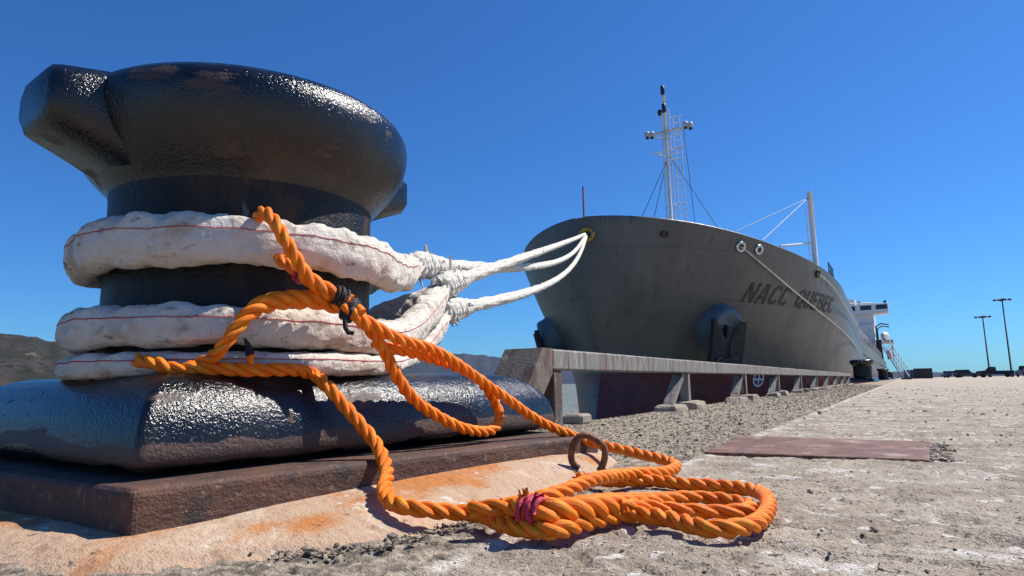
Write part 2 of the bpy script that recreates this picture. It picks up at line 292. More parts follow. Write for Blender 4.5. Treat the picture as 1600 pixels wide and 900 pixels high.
def laid_rope(mb, path, Rr, strands=3, pitch=.094, sides=8, phase=0.0, jit=.03):
    """twisted rope: each strand a helix tube about the path"""
    P = np.asarray(path); T, N, B = frames(P); Rr = np.broadcast_to(np.asarray(Rr, float), (len(P),))
    s = np.r_[0, np.cumsum(np.linalg.norm(np.diff(P, axis=0), axis=1))]
    rs = Rr*(.49 if strands == 3 else .42); a = Rr-rs*.97
    for k in range(strands):
        th = 2*math.pi*(s/pitch+k/strands)+phase
        w = 1+jit*np.sin(s*37+k*2.1)+jit*np.sin(s*91+k)
        Q = P+(a*w)[:, None]*(np.cos(th)[:, None]*N+np.sin(th)[:, None]*B)
        mb.tube(Q, rs*w, sides)
    return mb
def plaited_rope(mb, path, Rr, pitch=.22, sides=6, jit=.04):
    """eight-strand plait: two pairs right-handed, two pairs left-handed"""
    P = np.asarray(path); T, N, B = frames(P); Rr = np.broadcast_to(np.asarray(Rr, float), (len(P),))
    s = np.r_[0, np.cumsum(np.linalg.norm(np.diff(P, axis=0), axis=1))]
    lp = pitch*Rr/Rr[0]; ph = np.r_[0, np.cumsum(np.diff(s)/lp[1:])]
    for k in range(4):
        for h in (1, -1):
            th = 2*math.pi*(h*ph+k/4+(0 if h == 1 else .125))
            a = Rr*(.62+.16*np.sin(4*2*math.pi*ph*1.0+(0 if h == 1 else math.pi)))
            w = 1+jit*np.sin(s*53+k*2+h)
            Q = P+(a*w)[:, None]*(np.cos(th)[:, None]*N+np.sin(th)[:, None]*B)
            mb.tube(Q, Rr*.37*w, sides)
    return mb
def vnoise(x, y, seed=0):
    xi = np.floor(x).astype(np.int64); yi = np.floor(y).astype(np.int64); fx = x-xi; fy = y-yi
    fx = fx*fx*(3-2*fx); fy = fy*fy*(3-2*fy)
    def h(a, b):
        n = (a*374761393+b*668265263+seed*982451653) & 0x7fffffff
        n = ((n ^ (n >> 13))*1274126177) & 0x7fffffff
        return ((n ^ (n >> 16)) & 0xffff)/65535.0
    return (h(xi, yi)*(1-fx)+h(xi+1, yi)*fx)*(1-fy)+(h(xi, yi+1)*(1-fx)+h(xi+1, yi+1)*fx)*fy
def fbm(x, y, oct=4, seed=0):
    a, t, r = 1.0, 0.0, 0.0
    for o in range(oct): r = r+a*vnoise(x*2**o, y*2**o, seed+o); t += a; a *= .5
    return r/t
def copy_tree(o, parent=None):
    c = o.copy(); col.objects.link(c); c.parent = parent
    for ch in list(o.children): copy_tree(ch, c)
    return c

# ================================================================== SETTING
EDGE = -1.75
def quay():
    xs = np.r_[np.arange(EDGE, 1.6, .006), 1.6+np.cumsum(np.geomspace(.008, 60, 60))]
    ys_ = np.r_[-60, -20, -6, -2, -.6, -.1, .1, np.geomspace(.25, 34, 620), 34+np.cumsum(np.geomspace(.6, 90, 30))]
    X, Y = np.meshgrid(xs, ys_, indexing='ij')
    X = X-.55*np.clip((2.35-Y)/.02, 0, 1)*np.clip((-1.0-X)/.75, 0, 1)      # the deck is wider where the bollard stands
    near = np.clip((14-Y)/10, 0, 1)*np.clip((Y+.2)/.4, 0, 1)*np.clip((2.5-X)/1, 0, 1)
    strip = 1/(1+np.exp((X+.57)/.008))
    Z = (fbm(X*9, Y*9, 4, 3)-.5)*.010+(fbm(X*60, Y*60, 3, 9)-.5)*(.006+.006*strip)
    pit = np.clip(fbm(X*28, Y*28, 3, 21)-.60, 0, 1)*-.05
    Z = (Z+pit)*near-.004*strip*near
    Z += np.clip((fbm(X*1.3, Y*1.3, 2, 5)-.5)*.012, -.004, .006)*near
    def crack(x0, y0, x1, y1, wob, seed, wd, dep):
        L = math.hypot(x1-x0, y1-y0); ux, uy = (x1-x0)/L, (y1-y0)/L; t = (X-x0)*ux+(Y-y0)*uy; d = -(X-x0)*uy+(Y-y0)*ux+(fbm(t*5, t*0+seed, 4, seed)-.5)*wob
        return -dep*np.exp(-(d/wd)**2)*((t > 0) & (t < L))
    Z += crack(-.5, .98, .9, 1.05, .10, 3, .006, .010)*near+crack(-.56, 3.4, 1.5, 3.1, .3, 5, .010, .014)*near+crack(.3, 1.3, 1.2, 4.5, .35, 8, .007, .010)*near
    Z -= .003
    Zt = Z
    mb = MB(); nu, nv = X.shape
    idx = np.arange(nu*nv).reshape(nu, nv)
    F = np.stack([idx[:-1, :-1], idx[1:, :-1], idx[1:, 1:], idx[:-1, 1:]], -1).reshape(-1, 4)
    V = np.stack([X, Y, Zt], -1).reshape(-1, 3)
    # quay face: edge rounded, then down below the water
    e = np.stack([X[0], ys_, Zt[0]], 1)
    rows = [e]; 
    for dx, dz in ((-.012, -.012), (-.016, -.04), (-.016, -3.2)):
        q = e.copy(); q[:, 0] += dx; q[:, 2] = (q[:, 2] if dz > -1 else 0)+dz; rows.append(q)
    base = len(V); V = np.vstack([V]+rows[1:])
    F2 = []
    prev = idx[0]
    for k in range(3):
        cur = base+k*nv+np.arange(nv)
        F2.append(np.stack([prev[:-1], prev[1:], cur[1:], cur[:-1]], 1)); prev = cur
    F = np.vstack([F]+F2)
    me = bpy.data.meshes.new('quay'); me.vertices.add(len(V)); me.vertices.foreach_set('co', V.astype(np.float32).ravel())
    me.loops.add(F.size); me.loops.foreach_set('vertex_index', F.astype(np.int32).ravel())
    me.polygons.add(len(F)); me.polygons.foreach_set('loop_start', np.arange(0, F.size, 4, dtype=np.int32))
    me.materials.append(MATS['quay_concrete']); me.update(calc_edges=True); me.validate()
    me.polygons.foreach_set('use_smooth', [True]*len(me.polygons))
    o = bpy.data.objects.new('quay', me); col.objects.link(o); o['kind'] = 'structure'
    return o
quay()

# loose gravel and grit: nobody could count it
def ico():
    t = (1+5**.5)/2
    v = np.array([(-1, t, 0), (1, t, 0), (-1, -t, 0), (1, -t, 0), (0, -1, t), (0, 1, t), (0, -1, -t), (0, 1, -t), (t, 0, -1), (t, 0, 1), (-t, 0, -1), (-t, 0, 1)])/1.9
    f = [(0, 11, 5), (0, 5, 1), (0, 1, 7), (0, 7, 10), (0, 10, 11), (1, 5, 9), (5, 11, 4), (11, 10, 2), (10, 7, 6), (7, 1, 8), (3, 9, 4), (3, 4, 2), (3, 2, 6), (3, 6, 8), (3, 8, 9), (4, 9, 5), (2, 4, 11), (6, 2, 10), (8, 6, 7), (9, 8, 1)]
    return v, np.array(f)
IV, IF = ico()
def gravel(n, fn, name, mat):
    V = []; F = []
    for i in range(n):
        x, y, s = fn()
        a = rng.uniform(0, 6.28); sc = s*rng.uniform(.6, 1.4, 3)*np.array([1, 1, .6]); v = IV*sc*rng.uniform(.75, 1.2, (12, 1))
        ca, sa = math.cos(a), math.sin(a)
        v = np.stack([v[:, 0]*ca-v[:, 1]*sa+x, v[:, 0]*sa+v[:, 1]*ca+y, v[:, 2]+s*.12-.002], 1)
        F.append(IF+12*len(V)); V.append(v)
    mb = MB(); mb.v = np.vstack(V).tolist(); mb.f = np.vstack(F).tolist()
    return mb.build(name, mat, smooth=False, kind='stuff')
def g_all():
    y = math.exp(rng.uniform(math.log(.55), math.log(16))); x = rng.uniform(-.62, 1.0+y*.55)
    return x, y, .0012*(1+.4*y)*rng.lognormal(0, .55)
def g_strip():
    y = math.exp(rng.uniform(math.log(1.9), math.log(24))); x = rng.uniform(EDGE+.02, -.58)
    return x, y, .0019*(1+.16*y)*rng.lognormal(0, .45)
g1 = gravel(3600, g_all, 'grit', 'gravel'); tag(g1, 'fine dark grit and small stones strewn over the concrete quay', 'gravel')
g2 = gravel(11000, g_strip, 'gravel', 'gravel'); tag(g2, 'coarse exposed gravel in the strip along the quay edge', 'gravel')
def g_patch():
    return .055+rng.normal(0, .022), rng.uniform(2.16, 2.74), .006*rng.lognormal(0, .4)
g3 = gravel(420, g_patch, 'gravel', 'gravel'); tag(g3, 'heap of black gravel at the end of the rusty flush plate', 'gravel')
def g_edge():
    k = rng.uniform(0, 1); px = np.interp(k, [0, .15, .3, .5, .7, 1], [-.80, -.70, -.675, -.675, -.67, -.72]); py = np.interp(k, [0, .15, .3, .5, .7, 1], [.62, .74, .9, 1.1, 1.3, 1.62])
    return px+rng.normal(.015, .018), py+rng.normal(0, .01), .0026*rng.lognormal(0, .4)
g4 = gravel(700, g_edge, 'gravel', 'gravel'); tag(g4, 'dark gravel gathered along the rim of the rust-stained mortar bed', 'gravel')

# sea
mb = MB()
xs = np.r_[-np.geomspace(40000, 3, 70), -1.77, 0, np.geomspace(5, 40000, 30)]; ysx = np.r_[-np.geomspace(30000, 5, 20), 0, np.geomspace(5, 40000, 70)]
XX, YY = np.meshgrid(xs, ysx, indexing='ij'); mb.grid(np.stack([XX, YY, np.full_like(XX, -2.1)], -1))
mb.build('sea', 'sea_water', kind='structure')

def hill(name, az, el, dist, depth, mat, seed, rough=.06):
    a = np.radians(np.arange(az[0], az[-1]+.01, .25)); e = np.interp(np.degrees(a), az, el)
    e = e*(1+rough*(fbm(np.degrees(a)*1.1+50, np.zeros_like(a)+seed, 4, seed)-.5)*2)
    rows = []
    prof = [(0, -.002), (.03, .05), (.2, .30), (.42, .58), (.7, .86), (1.0, 1.0), (1.35, .8), (2, -.05)]
    for f, h in prof:
        d = dist+depth*f; w = 1+.16*(fbm(np.degrees(a)*2+9*f, np.zeros_like(a)+f*7, 3, seed+3)-.5)*(1 if 0 < h < 1 else 0)
        z = e*(dist+depth)*h*w
        rows.append(np.stack([np.sin(a)*d, np.cos(a)*d, z-2.4], 1))
    return MB().grid(np.array(rows), flip=True).build(name, mat, smooth=True, kind='structure')
hill('hills_west', [-110, -95, -80, -74, -69.8, -67.7, -65.3, -62, -58, -54, -50, -46], [.05, .06, .068, .073, .0725, .069, .058, .052, .040, .03, .02, .003], 2600, 900, 'hill_forest', 4)
hill('hills_across_bay', [-66, -60, -52, -46, -43, -40.2, -38.5, -36.9, -35, -33.5, -31.2, -28.5, -26.6, -22, -17, -10, -4, 0, 5, 9], [.004, .02, .03, .035, .036, .042, .048, .051, .049, .046, .041, .035, .032, .024, .018, .013, .010, .0085, .004, .001], 3400, 1400, 'hill_far_haze', 8)
# far-shore houses
for i, (az, d, s) in enumerate([(-26.9, 3380, 9), (-27.3, 3370, 7), (-26.4, 3390, 8), (-25.9, 3385, 7), (-29.4, 3380, 7), (-28.6, 3375, 7)]):
    x, y = math.sin(R(az))*d, math.cos(R(az))*d
    h = empty('house', (x, y, -2.2+1)); tag(h, 'tiny pale house on the far shore of the bay', 'house', 'houses on the far shore')
    MB().box((x, y, s*.35), (s*2, s, s*.9), rz=R(az*-1)).build('wall', 'house_white', h)
    MB().prism([(x-s, y-s*.6, s*.8), (x-s, y, s*1.2), (x-s, y+s*.6, s*.8)], (2*s, 0, 0)).build('roof', 'house_roof', h)

# ================================================================== BOLLARD
KB = 1.086; BC = np.array([-1.437, 1.046]); BR = .29*KB
def zk(z): return .23+(z-.23)*KB
def inset_poly(poly, ins, rad, k=6):
    """convex counter-clockwise polygon offset inwards, corners rounded"""
    n = len(poly); P = [np.array(p, float) for p in poly]; L = []
    for i in range(n):
        d = P[(i+1) % n]-P[i]; d /= np.linalg.norm(d); nn = np.array([-d[1], d[0]]); L.append((P[i]+nn*(ins[i] if hasattr(ins, '__len__') else ins), d, nn))
    out = []
    for i in range(n):
        p0, d0, n0 = L[i-1]; p1, d1, n1 = L[i]
        A = np.array([[d0[0], -d1[0]], [d0[1], -d1[1]]]); t = np.linalg.solve(A, p1-p0); c = p0+d0*t[0]
        r = rad[i] if hasattr(rad, '__len__') else rad
        ang = math.acos(np.clip(d0@d1, -1, 1)); tl = r*math.tan(ang/2)
        a, b = c-d0*tl, c+d1*tl; o = a+n0*r
        a0 = math.atan2(*(a-o)[::-1]); a1 = math.atan2(*(b-o)[::-1])
        while a1 < a0: a1 += 2*math.pi
        for q in range(k): t = a0+(a1-a0)*q/(k-1); out.append(o+r*np.array([math.cos(t), math.sin(t)]))
    return out
def densify(poly, m):
    out = []
    for i in range(len(poly)):
        a, b = np.array(poly[i]), np.array(poly[(i+1) % len(poly)]); k = max(1, int(round(np.linalg.norm(b-a)/m)))
        for j in range(k): out.append(a+(b-a)*j/k)
    return out
def slab(mb, poly, prof, rad, k=6, end_mul=None):
    rows = []
    for ins, z in prof:
        I = ins if end_mul is None else [ins*e for e in end_mul]
        rows.append([(p[0], p[1], z) for p in inset_poly(poly, I, rad, k)])
    Q = np.array(rows); b = len(mb.v); mb.grid(Q, cv=True, flip=True); n = Q.shape[1]
    mb.f.append(tuple(b+i for i in range(n))[::-1]); mb.f.append(tuple(b+(len(prof)-1)*n+i for i in range(n)))
    return mb
bol = empty('mooring_bollard', (BC[0], BC[1], 0))
CAST = [(-1.075, .595), (-.925, 1.82), (-1.98, 1.87), (-1.99, .66)]
cast = slab(MB(), CAST, [(.06, .088), (.03, .094), (.006, .104), (0, .114), (0, .128), (.002, .150), (.007, .176), (.017, .202), (.032, .225), (.051, .243), (.073, .255), (.098, .262), (.125, .264)], [.014, .05, .05, .014], 5, [1, 2.0, 1, 1]).build('base_casting', 'bollard_paint', bol, smooth=True)
MB().lathe([(r*KB, zk(z)) for r, z in ((.293, .255), (.291, .30), (.29, .36), (.289, .45), (.289, .55), (.289, .63), (.291, .655), (.296, .668))], (BC[0], BC[1], 0), 72).build('barrel', 'barrel_paint', bol, smooth=True)
hp = [(.286, .640), (.291, .652), (.300, .664), (.316, .680), (.336, .702), (.355, .728), (.369, .758), (.377, .786), (.379, .808), (.376, .828), (.366, .846), (.349, .860), (.326, .869), (.297, .874), (.262, .875), (.21, .872), (.12, .868), (.01, .867)]
MB().lathe([(r*KB, zk(z)) for r, z in hp], (BC[0], BC[1], 0), 96).build('head', 'bollard_paint', bol, smooth=True)
def lug(ang):
    u = np.array([math.cos(R(ang)), math.sin(R(ang))]); n = np.array([-u[1], u[0]]); m = MB(); rows = []
    # cross-sections from inside the head outwards: (reach, half width, z bottom, z top)
    for r, hw, z0, z1 in [(.25, .105, .66, .868), (.31, .103, .678, .862), (.36, .099, .700, .853), (.40, .095, .716, .846), (.425, .092, .725, .842), (.440, .087, .731, .838), (.448, .078, .742, .828)]:
        r, hw, z0, z1 = r*KB, hw*KB, zk(z0), zk(z1); b = min(.026, hw*.32); sec = []
        for s, z in [(-hw+b, z0), (hw-b, z0), (hw, z0+b), (hw, z1-b), (hw-b, z1), (-hw+b, z1), (-hw, z1-b), (-hw, z0+b)]:
            p = BC+u*r+n*s; sec.append((p[0], p[1], z))
        rows.append(sec)
    Q = np.array(rows); m.grid(Q, cv=True, flip=True); k = len(rows)-1; m.f.append(tuple(k*8+i for i in range(8))[::-1][::-1])
    return m
for a in (-96, 84): lug(a).build('horn', 'bollard_paint', bol, smooth=True).data.set_sharp_from_angle(angle=R(52))
PLATE = [(-1.005, .552), (-.765, 1.74), (-2.05, 2.02), (-2.05, .56)]
pl = slab(MB(), PLATE, [(.0, -.02), (0, .072), (.002, .079), (.007, .084), (.012, .085)], .012, 4)
pl.build('base_plate', 'rusty_plate', bol, smooth=False)
# mortar bed the plate is grouted on
outer = [(-2.1, .34), (-1.30, .40), (-1.02, .42), (-.93, .47), (-.86, .535), (-.80, .62), (-.715, .73), (-.685, .89), (-.68, 1.09), (-.675, 1.30), (-.69, 1.52), (-.745, 1.80), (-.80, 1.93)]
inner = [(-2.1, .60, .014), (-1.30, .60, .014), (-1.05, .60, .014), (-1.02, .60, .012), (-1.0, .62, .010), (-.985, .68, .012), (-.96, .78, .020), (-.93, .92, .026), (-.895, 1.09, .032), (-.855, 1.30, .036), (-.81, 1.52, .036), (-.78, 1.74, .030), (-.86, 1.86, .02)]
so = spline([(x, y, 0) for x, y in outer], .012); ni = len(so); tt = np.linspace(0, 1, ni)
cum = np.r_[0, np.cumsum(np.linalg.norm(np.diff(np.array([(x, y) for x, y in outer]), axis=0), axis=1))]; cum /= cum[-1]
si = np.stack([np.interp(tt, cum, [p[k] for p in inner]) for k in range(3)], 1)
rows = []
for f in np.linspace(0, 1, 30):
    p = si*(1-f)+so*f; nz = fbm(p[:, 0]*22, p[:, 1]*22, 4, 31)-.5; n2 = fbm(p[:, 0]*7, p[:, 1]*7, 3, 77)-.5
    if f > .8: p[:, :2] += ((n2*.05+nz*.02)*(f-.8)/.2)[:, None]*np.array([1, -.6])
    p[:, 2] = si[:, 2]*(1-f)**.9+.010*(1-f**3)+nz*.008*math.sin(math.pi*min(f*1.2+.05, 1))-.012*f**6
    rows.append(p)
MB().grid(np.array(rows), flip=False).build('mortar_bed', 'mortar', smooth=True, kind='structure')
# ring shackle standing at the plate's end
rc = np.array([-.70, 1.52]); vd = np.array([.86, .51])
path = [(rc[0]+vd[0]*.043*math.cos(t), rc[1]+vd[1]*.043*math.cos(t), .052+.046*math.sin(t)+.004*math.cos(3*t)) for t in np.linspace(R(-55), R(235), 40)]
MB().tube(path, .0085, 10).build('ring', 'rust_ring', bol, smooth=True)
tag(bol, 'huge black mooring bollard wrapped in white sleeves in the foreground', 'bollard', 'mooring bollards along the quay edge')
FARB = [((-1.30, 27.6), 'black bollard at the end of the low guard rail'), ((-1.30, 56.0), 'second black bollard beyond the rail, holding the thin mooring line'), ((-1.30, 84.0), 'farthest tiny black bollard near the gangway foot')]
for (bx, by), lab in FARB:
    c = copy_tree(bol); c.location = (bx, by, 0); c['label'] = lab
    for ch in list(c.children):
        if ch.name.startswith(('ring', 'base_plate')): bpy.data.objects.remove(ch)

# flush rusty plate in the deck
fp = [(-.572, 2.125), (.040, 2.140), (.060, 2.73), (-.590, 2.79)]
m = slab(MB(), fp, [(0, -.01), (0, .004), (.002, .006)], .008, 3).build('flush_plate', 'rusty_sheet'); tag(m, 'flat rusty steel plate set into the concrete quay', 'plate')

# ================================================================== WHITE MOORING ROPES
FAIR = np.array([-9.72, 21.55, 5.72])
def sleeve_path(S, zc, zsag=0.0, rr=BR+.037, n=260):
    d = S[:2]-BC; D = np.linalg.norm(d); phi = math.atan2(d[1], d[0]); be = math.acos(rr/D)
    pts = []
    T0 = BC+rr*np.array([math.cos(phi-be), math.sin(phi-be)]); T1 = BC+rr*np.array([math.cos(phi+be), math.sin(phi+be)])
    for t in np.linspace(0, 1, 12, endpoint=False): pts.append((*(S[:2]*(1-t)+T0*t), S[2]+(zc-S[2])*(1-(1-t)**2*1.0)))
    for t in np.linspace(0, 1, 60, endpoint=False):
        a = phi-be-(2*math.pi-2*be)*t; pts.append((BC[0]+rr*math.cos(a), BC[1]+rr*math.sin(a), zc+zsag*math.sin(math.pi*t)))
    for t in np.linspace(0, 1, 13): pts.append((*(T1*(1-t)+S[:2]*t), zc+(S[2]-zc)*t**2))
    P = np.array(pts); s = np.r_[0, np.cumsum(np.linalg.norm(np.diff(P, axis=0), axis=1))]; q = np.linspace(0, s[-1], n)
    return np.stack([np.interp(q, s, P[:, k]) for k in range(3)], 1), q
def sleeve(S, zc, hh, ht, seed, parent, zsag=0.0, gath=.22, wide=1.0):
    P, s = sleeve_path(S, zc, zsag); n = len(P); T = np.gradient(P, axis=0); T /= np.linalg.norm(T, axis=1)[:, None]
    up = np.array([0, 0, 1.]); out = np.cross(T, up); out /= np.linalg.norm(out, axis=1)[:, None]
    # outward = away from the barrel axis
    rad = P[:, :2]-BC; sg = np.sign((out[:, :2]*rad).sum(1)); out *= np.where(sg == 0, 1, sg)[:, None]
    upl = np.cross(out, T); upl *= np.sign(upl[:, 2])[:, None]
    na = 40; th = np.linspace(0, 2*math.pi, na, endpoint=False)
    e = np.minimum(s, s[-1]-s); g = np.clip(e/gath, 0, 1); g = g*g*(3-2*g)
    sc = .42+.58*g; bulge = 1+(wide-1)*np.exp(-((e-gath*1.1)/.13)**2)
    S2, TH = np.meshgrid(s, th, indexing='ij')
    lump = (fbm(S2*13+seed*10, np.cos(TH)*1.2+3, 3, seed)-.5)*.42+(fbm(S2*34+seed*5+np.sin(TH)*1.6, np.sin(TH)*1.5+np.cos(TH)*1.5+7, 3, seed+4)-.5)*.36
    scal = .13*np.clip(np.sin(TH), 0, 1)**2*np.abs(np.sin(S2*math.pi/.085+seed))+.05*np.clip(-np.sin(TH), 0, 1)**2*np.sin(S2*math.pi/.11+seed*2)
    wr = (1-g)[:, None]*.16*np.sin(TH*9+S2*30+3*np.sin(S2*21))+(.03*np.sin(S2*150+4*np.cos(TH)+seed))*np.exp(-((e-gath)/.15)**2)[:, None]
    cre = .10*(np.abs(fbm(S2*20+TH*.5+seed*3, np.cos(TH)*2+np.sin(TH)+4, 3, seed+8)-.5)*2)**.6-.06
    k = 1+lump*.75+scal+wr+cre
    cth, sth = np.cos(TH), np.sin(TH); pw = .8
    cx = np.sign(cth)*np.abs(cth)**pw; sy = np.sign(sth)*np.abs(sth)**pw
    Q = P[:, None]+out[:, None]*(ht*(sc+(1-g)*.35)*1.0)[:, None, None]*(cx*k)[..., None]+upl[:, None]*(hh*sc*bulge)[:, None, None]*(sy*k)[..., None]
    m = MB(); m.grid(Q, cv=True, flip=False); o = m.build('chafe_sleeve', 'sleeve_canvas', parent, smooth=True)
    # red double stitching along the outer upper third
    j = 2; st = MB(); inside = np.where(e > gath*.6)[0]
    for i in inside[:-1]:
        a, b = Q[i, j]+out[i]*.0010, Q[i+1, j]+out[i+1]*.0010
        for q in (0, .5): st.tube([a+(b-a)*q, a+(b-a)*(q+.38)], .0011, 4)
    st.build('stitching', 'red_thread', o)
    return o
def hawser(S, F, sag, near=.027, far=.052, pitch=.17):
    t = np.r_[np.linspace(0, .16, 150), np.linspace(.165, 1, 420)]
    P = S[None]*(1-t)[:, None]+F[None]*t[:, None]; P[:, 2] -= sag*4*t*(1-t)*(1.0-.25*(t-.5))
    return P, near+(far-near)*np.clip(t*1.15, 0, 1)
def tuft(mb, c, n, L, r=.003, d=(0, 0, 1)):
    for i in range(n):
        v = Vector((rng.normal(), rng.normal(), rng.normal())).normalized()*.8+Vector(d); v.normalize()
        p = np.array(c)+rng.normal(0, min(.012, L*.35), 3); l = L*rng.uniform(.6, 1.3)
        w = rng.normal(0, .25, 3); pts = [p+np.array(v)*l*t+w*l*t*t for t in np.linspace(0, 1, 5)]
        mb.tube(pts, [r, r, r*.95, r*.9, r*.7], 5)
LINES = [
 (np.array([-1.265, 1.525, .606]), .512, .047, .036, 1, .34, -.10, 'white hawser from the upper sleeve, middle of three ropes at the bow', 0, (0.0, -.05, .0), 1.0),
 (np.array([-1.246, 1.640, .552]), .340, .038, .036, 2, .02, -.16, 'white hawser rising from the middle sleeve, topmost rope at the bow', 0.012, (.0, -.05, .04), 1.15),
 (np.array([-1.262, 1.674, .474]), .277, .023, .032, 3, .42, -.05, 'white hawser from the lowest sleeve, sagging below the other two ropes', 0, (.05, -.05, -.03), 1.5)]
for S, zc, hh, ht, seed, sag, _, lab, zs, fo, wide in LINES:
    S = np.array([0, 0, .23])+(S-np.array([0, 0, .23]))*KB; zc = zk(zc); hh *= KB; ht *= KB
    root = empty('mooring_rope', (S[0], S[1], S[2])); tag(root, lab, 'rope', 'white hawsers from the bollard to the bow')
    sleeve(S, zc, hh, ht, seed, root, zs, .20, wide)
    P, rr = hawser(S, FAIR+np.array(fo), sag)
    m = MB(); plaited_rope(m, P, rr, .17); m.build('rope', 'white_rope', root, smooth=True)
    # splice: thick tucked strands behind the sleeve
    d = (P[6]-P[0]); d /= np.linalg.norm(d); m = MB()
    sp = np.array([P[0]-d*.05+d*x for x in np.linspace(0, .42, 90)]); sr = np.interp(np.linspace(0, 1, 90), [0, .12, .4, .7, .9, 1], [.030, .040, .043, .036, .031, .027])
    plaited_rope(m, sp, sr, .12, 6, .10); m.build('splice', 'white_rope', root, smooth=True)
    m = MB(); tuft(m, sp[30]+np.array([0, 0, .032]), 7, .030, .0055); tuft(m, sp[18]-np.array([0, 0, .03]), 8, .030, .004, d=(.5, -.3, -.6)); tuft(m, sp[48]+np.array([.02, 0, .01]), 5, .028, .005, d=(.6, 0, .5)); m.build('frayed_yarn', 'white_rope', root, smooth=True, kind='stuff')
    m = MB(); tuft(m, sp[40]-np.array([0, 0, .025]), 8, .026, .003, d=(.6, -.2, -.5)); m.build('yellow_yarn', 'yellow_yarn', root, smooth=True, kind='stuff')

# ================================================================== ORANGE ROPES
R1=[(-1.281,0.699,0.291),(-1.230,0.702,0.285),(-1.199,0.722,0.271),(-1.162,0.750,0.270),(-1.130,0.783,0.270),(-1.094,0.829,0.268),(-1.063,0.881,0.268),(-1.065,0.949,0.258),(-1.022,0.949,0.233),(-1.002,0.963,0.205),(-0.969,0.986,0.159),(-0.927,0.998,0.111),(-0.871,0.964,0.070),(-0.819,0.900,0.047),(-0.760,0.859,0.035),(-0.704,0.859,0.030),(-0.670,0.893,0.022),(-0.624,0.920,0.016),(-0.534,0.873,0.016),(-0.465,0.869,0.016),(-0.442,0.954,0.016),(-0.406,1.038,0.016),(-0.332,1.024,0.016),(-0.263,0.988,0.016),(-0.220,1.023,0.016),(-0.212,1.132,0.016),(-0.227,1.246,0.018),(-0.268,1.350,0.018),(-0.324,1.382,0.016),(-0.402,1.383,0.016),(-0.492,1.402,0.016),(-0.565,1.359,0.016),(-0.656,1.371,0.016)]
R2=[(-0.996,0.984,0.402),(-0.971,1.011,0.369),(-0.948,1.077,0.335),(-0.933,1.194,0.312),(-0.919,1.304,0.265),(-0.892,1.438,0.196),(-0.854,1.574,0.123),(-0.770,1.680,0.070),(-0.649,1.681,0.045),(-0.540,1.643,0.032),(-0.501,1.600,0.026),(-0.489,1.495,0.024),(-0.531,1.349,0.034),(-0.527,1.142,0.047),(-0.538,1.020,0.040),(-0.560,0.947,0.035),(-0.564,0.884,0.040)]
R3=[(-1.004,0.941,0.410),(-0.982,0.970,0.389),(-0.971,1.021,0.348),(-0.970,1.060,0.309),(-0.961,1.093,0.254),(-0.949,1.145,0.197),(-0.934,1.221,0.154),(-0.918,1.314,0.122),(-0.915,1.411,0.117),(-0.920,1.453,0.146),(-0.936,1.450,0.191),(-0.946,1.406,0.238),(-0.953,1.311,0.275),(-0.961,1.206,0.297),(-0.967,1.121,0.311),(-0.974,1.065,0.316),(-0.982,1.043,0.327)]
R4=[(-1.101,0.881,0.500),(-1.115,0.876,0.535),(-1.126,0.846,0.580),(-1.097,0.832,0.591),(-1.065,0.832,0.570),(-1.040,0.845,0.525),(-1.029,0.867,0.487),(-1.025,0.893,0.453),(-1.007,0.929,0.428),(-0.991,0.979,0.407)]
R4b=[(-1.101,0.881,0.500),(-1.070,0.881,0.482),(-1.048,0.893,0.462),(-1.023,0.914,0.439),(-1.010,0.964,0.421)]
R5=[(-1.182,0.750,0.277),(-1.152,0.763,0.288),(-1.105,0.757,0.307),(-1.084,0.775,0.347),(-1.076,0.805,0.384),(-1.069,0.848,0.404),(-1.043,0.907,0.412),(-1.010,0.965,0.403),(-0.973,0.993,0.381)]
R6=[(-0.605,0.865,0.035),(-0.570,0.875,0.040),(-0.543,0.889,0.040),(-0.481,0.879,0.040),(-0.453,0.933,0.036),(-0.429,1.028,0.030),(-0.407,1.121,0.022),(-0.376,1.205,0.018),(-0.327,1.241,0.016),(-0.272,1.224,0.016),(-0.246,1.189,0.016),(-0.250,1.144,0.016),(-0.294,1.110,0.016),(-0.342,1.093,0.018),(-0.391,1.076,0.022),(-0.413,1.017,0.030)]

OR = .0142; PT = .092
def orope(pts, r=OR, pitch=PT, phase=0.): 
    P = spline(pts, .0045); return laid_rope(MB(), P, r, 3, pitch, 8, phase), P
def rad_by(P, marks, lo=OR): pass
ro = empty('orange_rope', R1[14]); tag(ro, 'long orange rope dropping off the bollard base and looping over the concrete', 'rope', 'orange messenger ropes')
m, P1 = orope(R1); m.build('rope', 'orange_rope', ro, smooth=True)
m = MB(); tuft(m, P1[-1], 30, .012, .0018, d=(-.4, -.3, .3)); m.build('frayed_end', 'orange_rope', ro, smooth=True, kind='stuff')
rb = empty('orange_rope', R3[8]); tag(rb, 'orange rope hanging in a loop over the shiny bollard base', 'rope', 'orange messenger ropes')
m, P3 = orope(R3); m.build('rope', 'orange_rope', rb, smooth=True)
P5 = spline(R5, .0045); t5 = np.linspace(0, 1, len(P5)); m = laid_rope(MB(), P5, OR+.0065*np.clip((t5-.35)/.15, 0, 1), 3, .10, 8, 1.0); m.build('eye_splice', 'orange_rope', rb, smooth=True)
rc_ = empty('orange_rope', R2[12]); tag(rc_, 'orange rope tied over the upper white sleeve and trailing down to a red-taped eye', 'rope', 'orange messenger ropes')
m, P2 = orope(R2, phase=.7); m.build('rope', 'orange_rope', rc_, smooth=True)
P4 = spline(R4, .0045); t4 = np.linspace(0, 1, len(P4)); m = laid_rope(MB(), P4, OR+.004*np.clip((t4-.68)/.1, 0, 1), 3, PT, 8, .3); m.build('eye_loop', 'orange_rope', rc_, smooth=True)
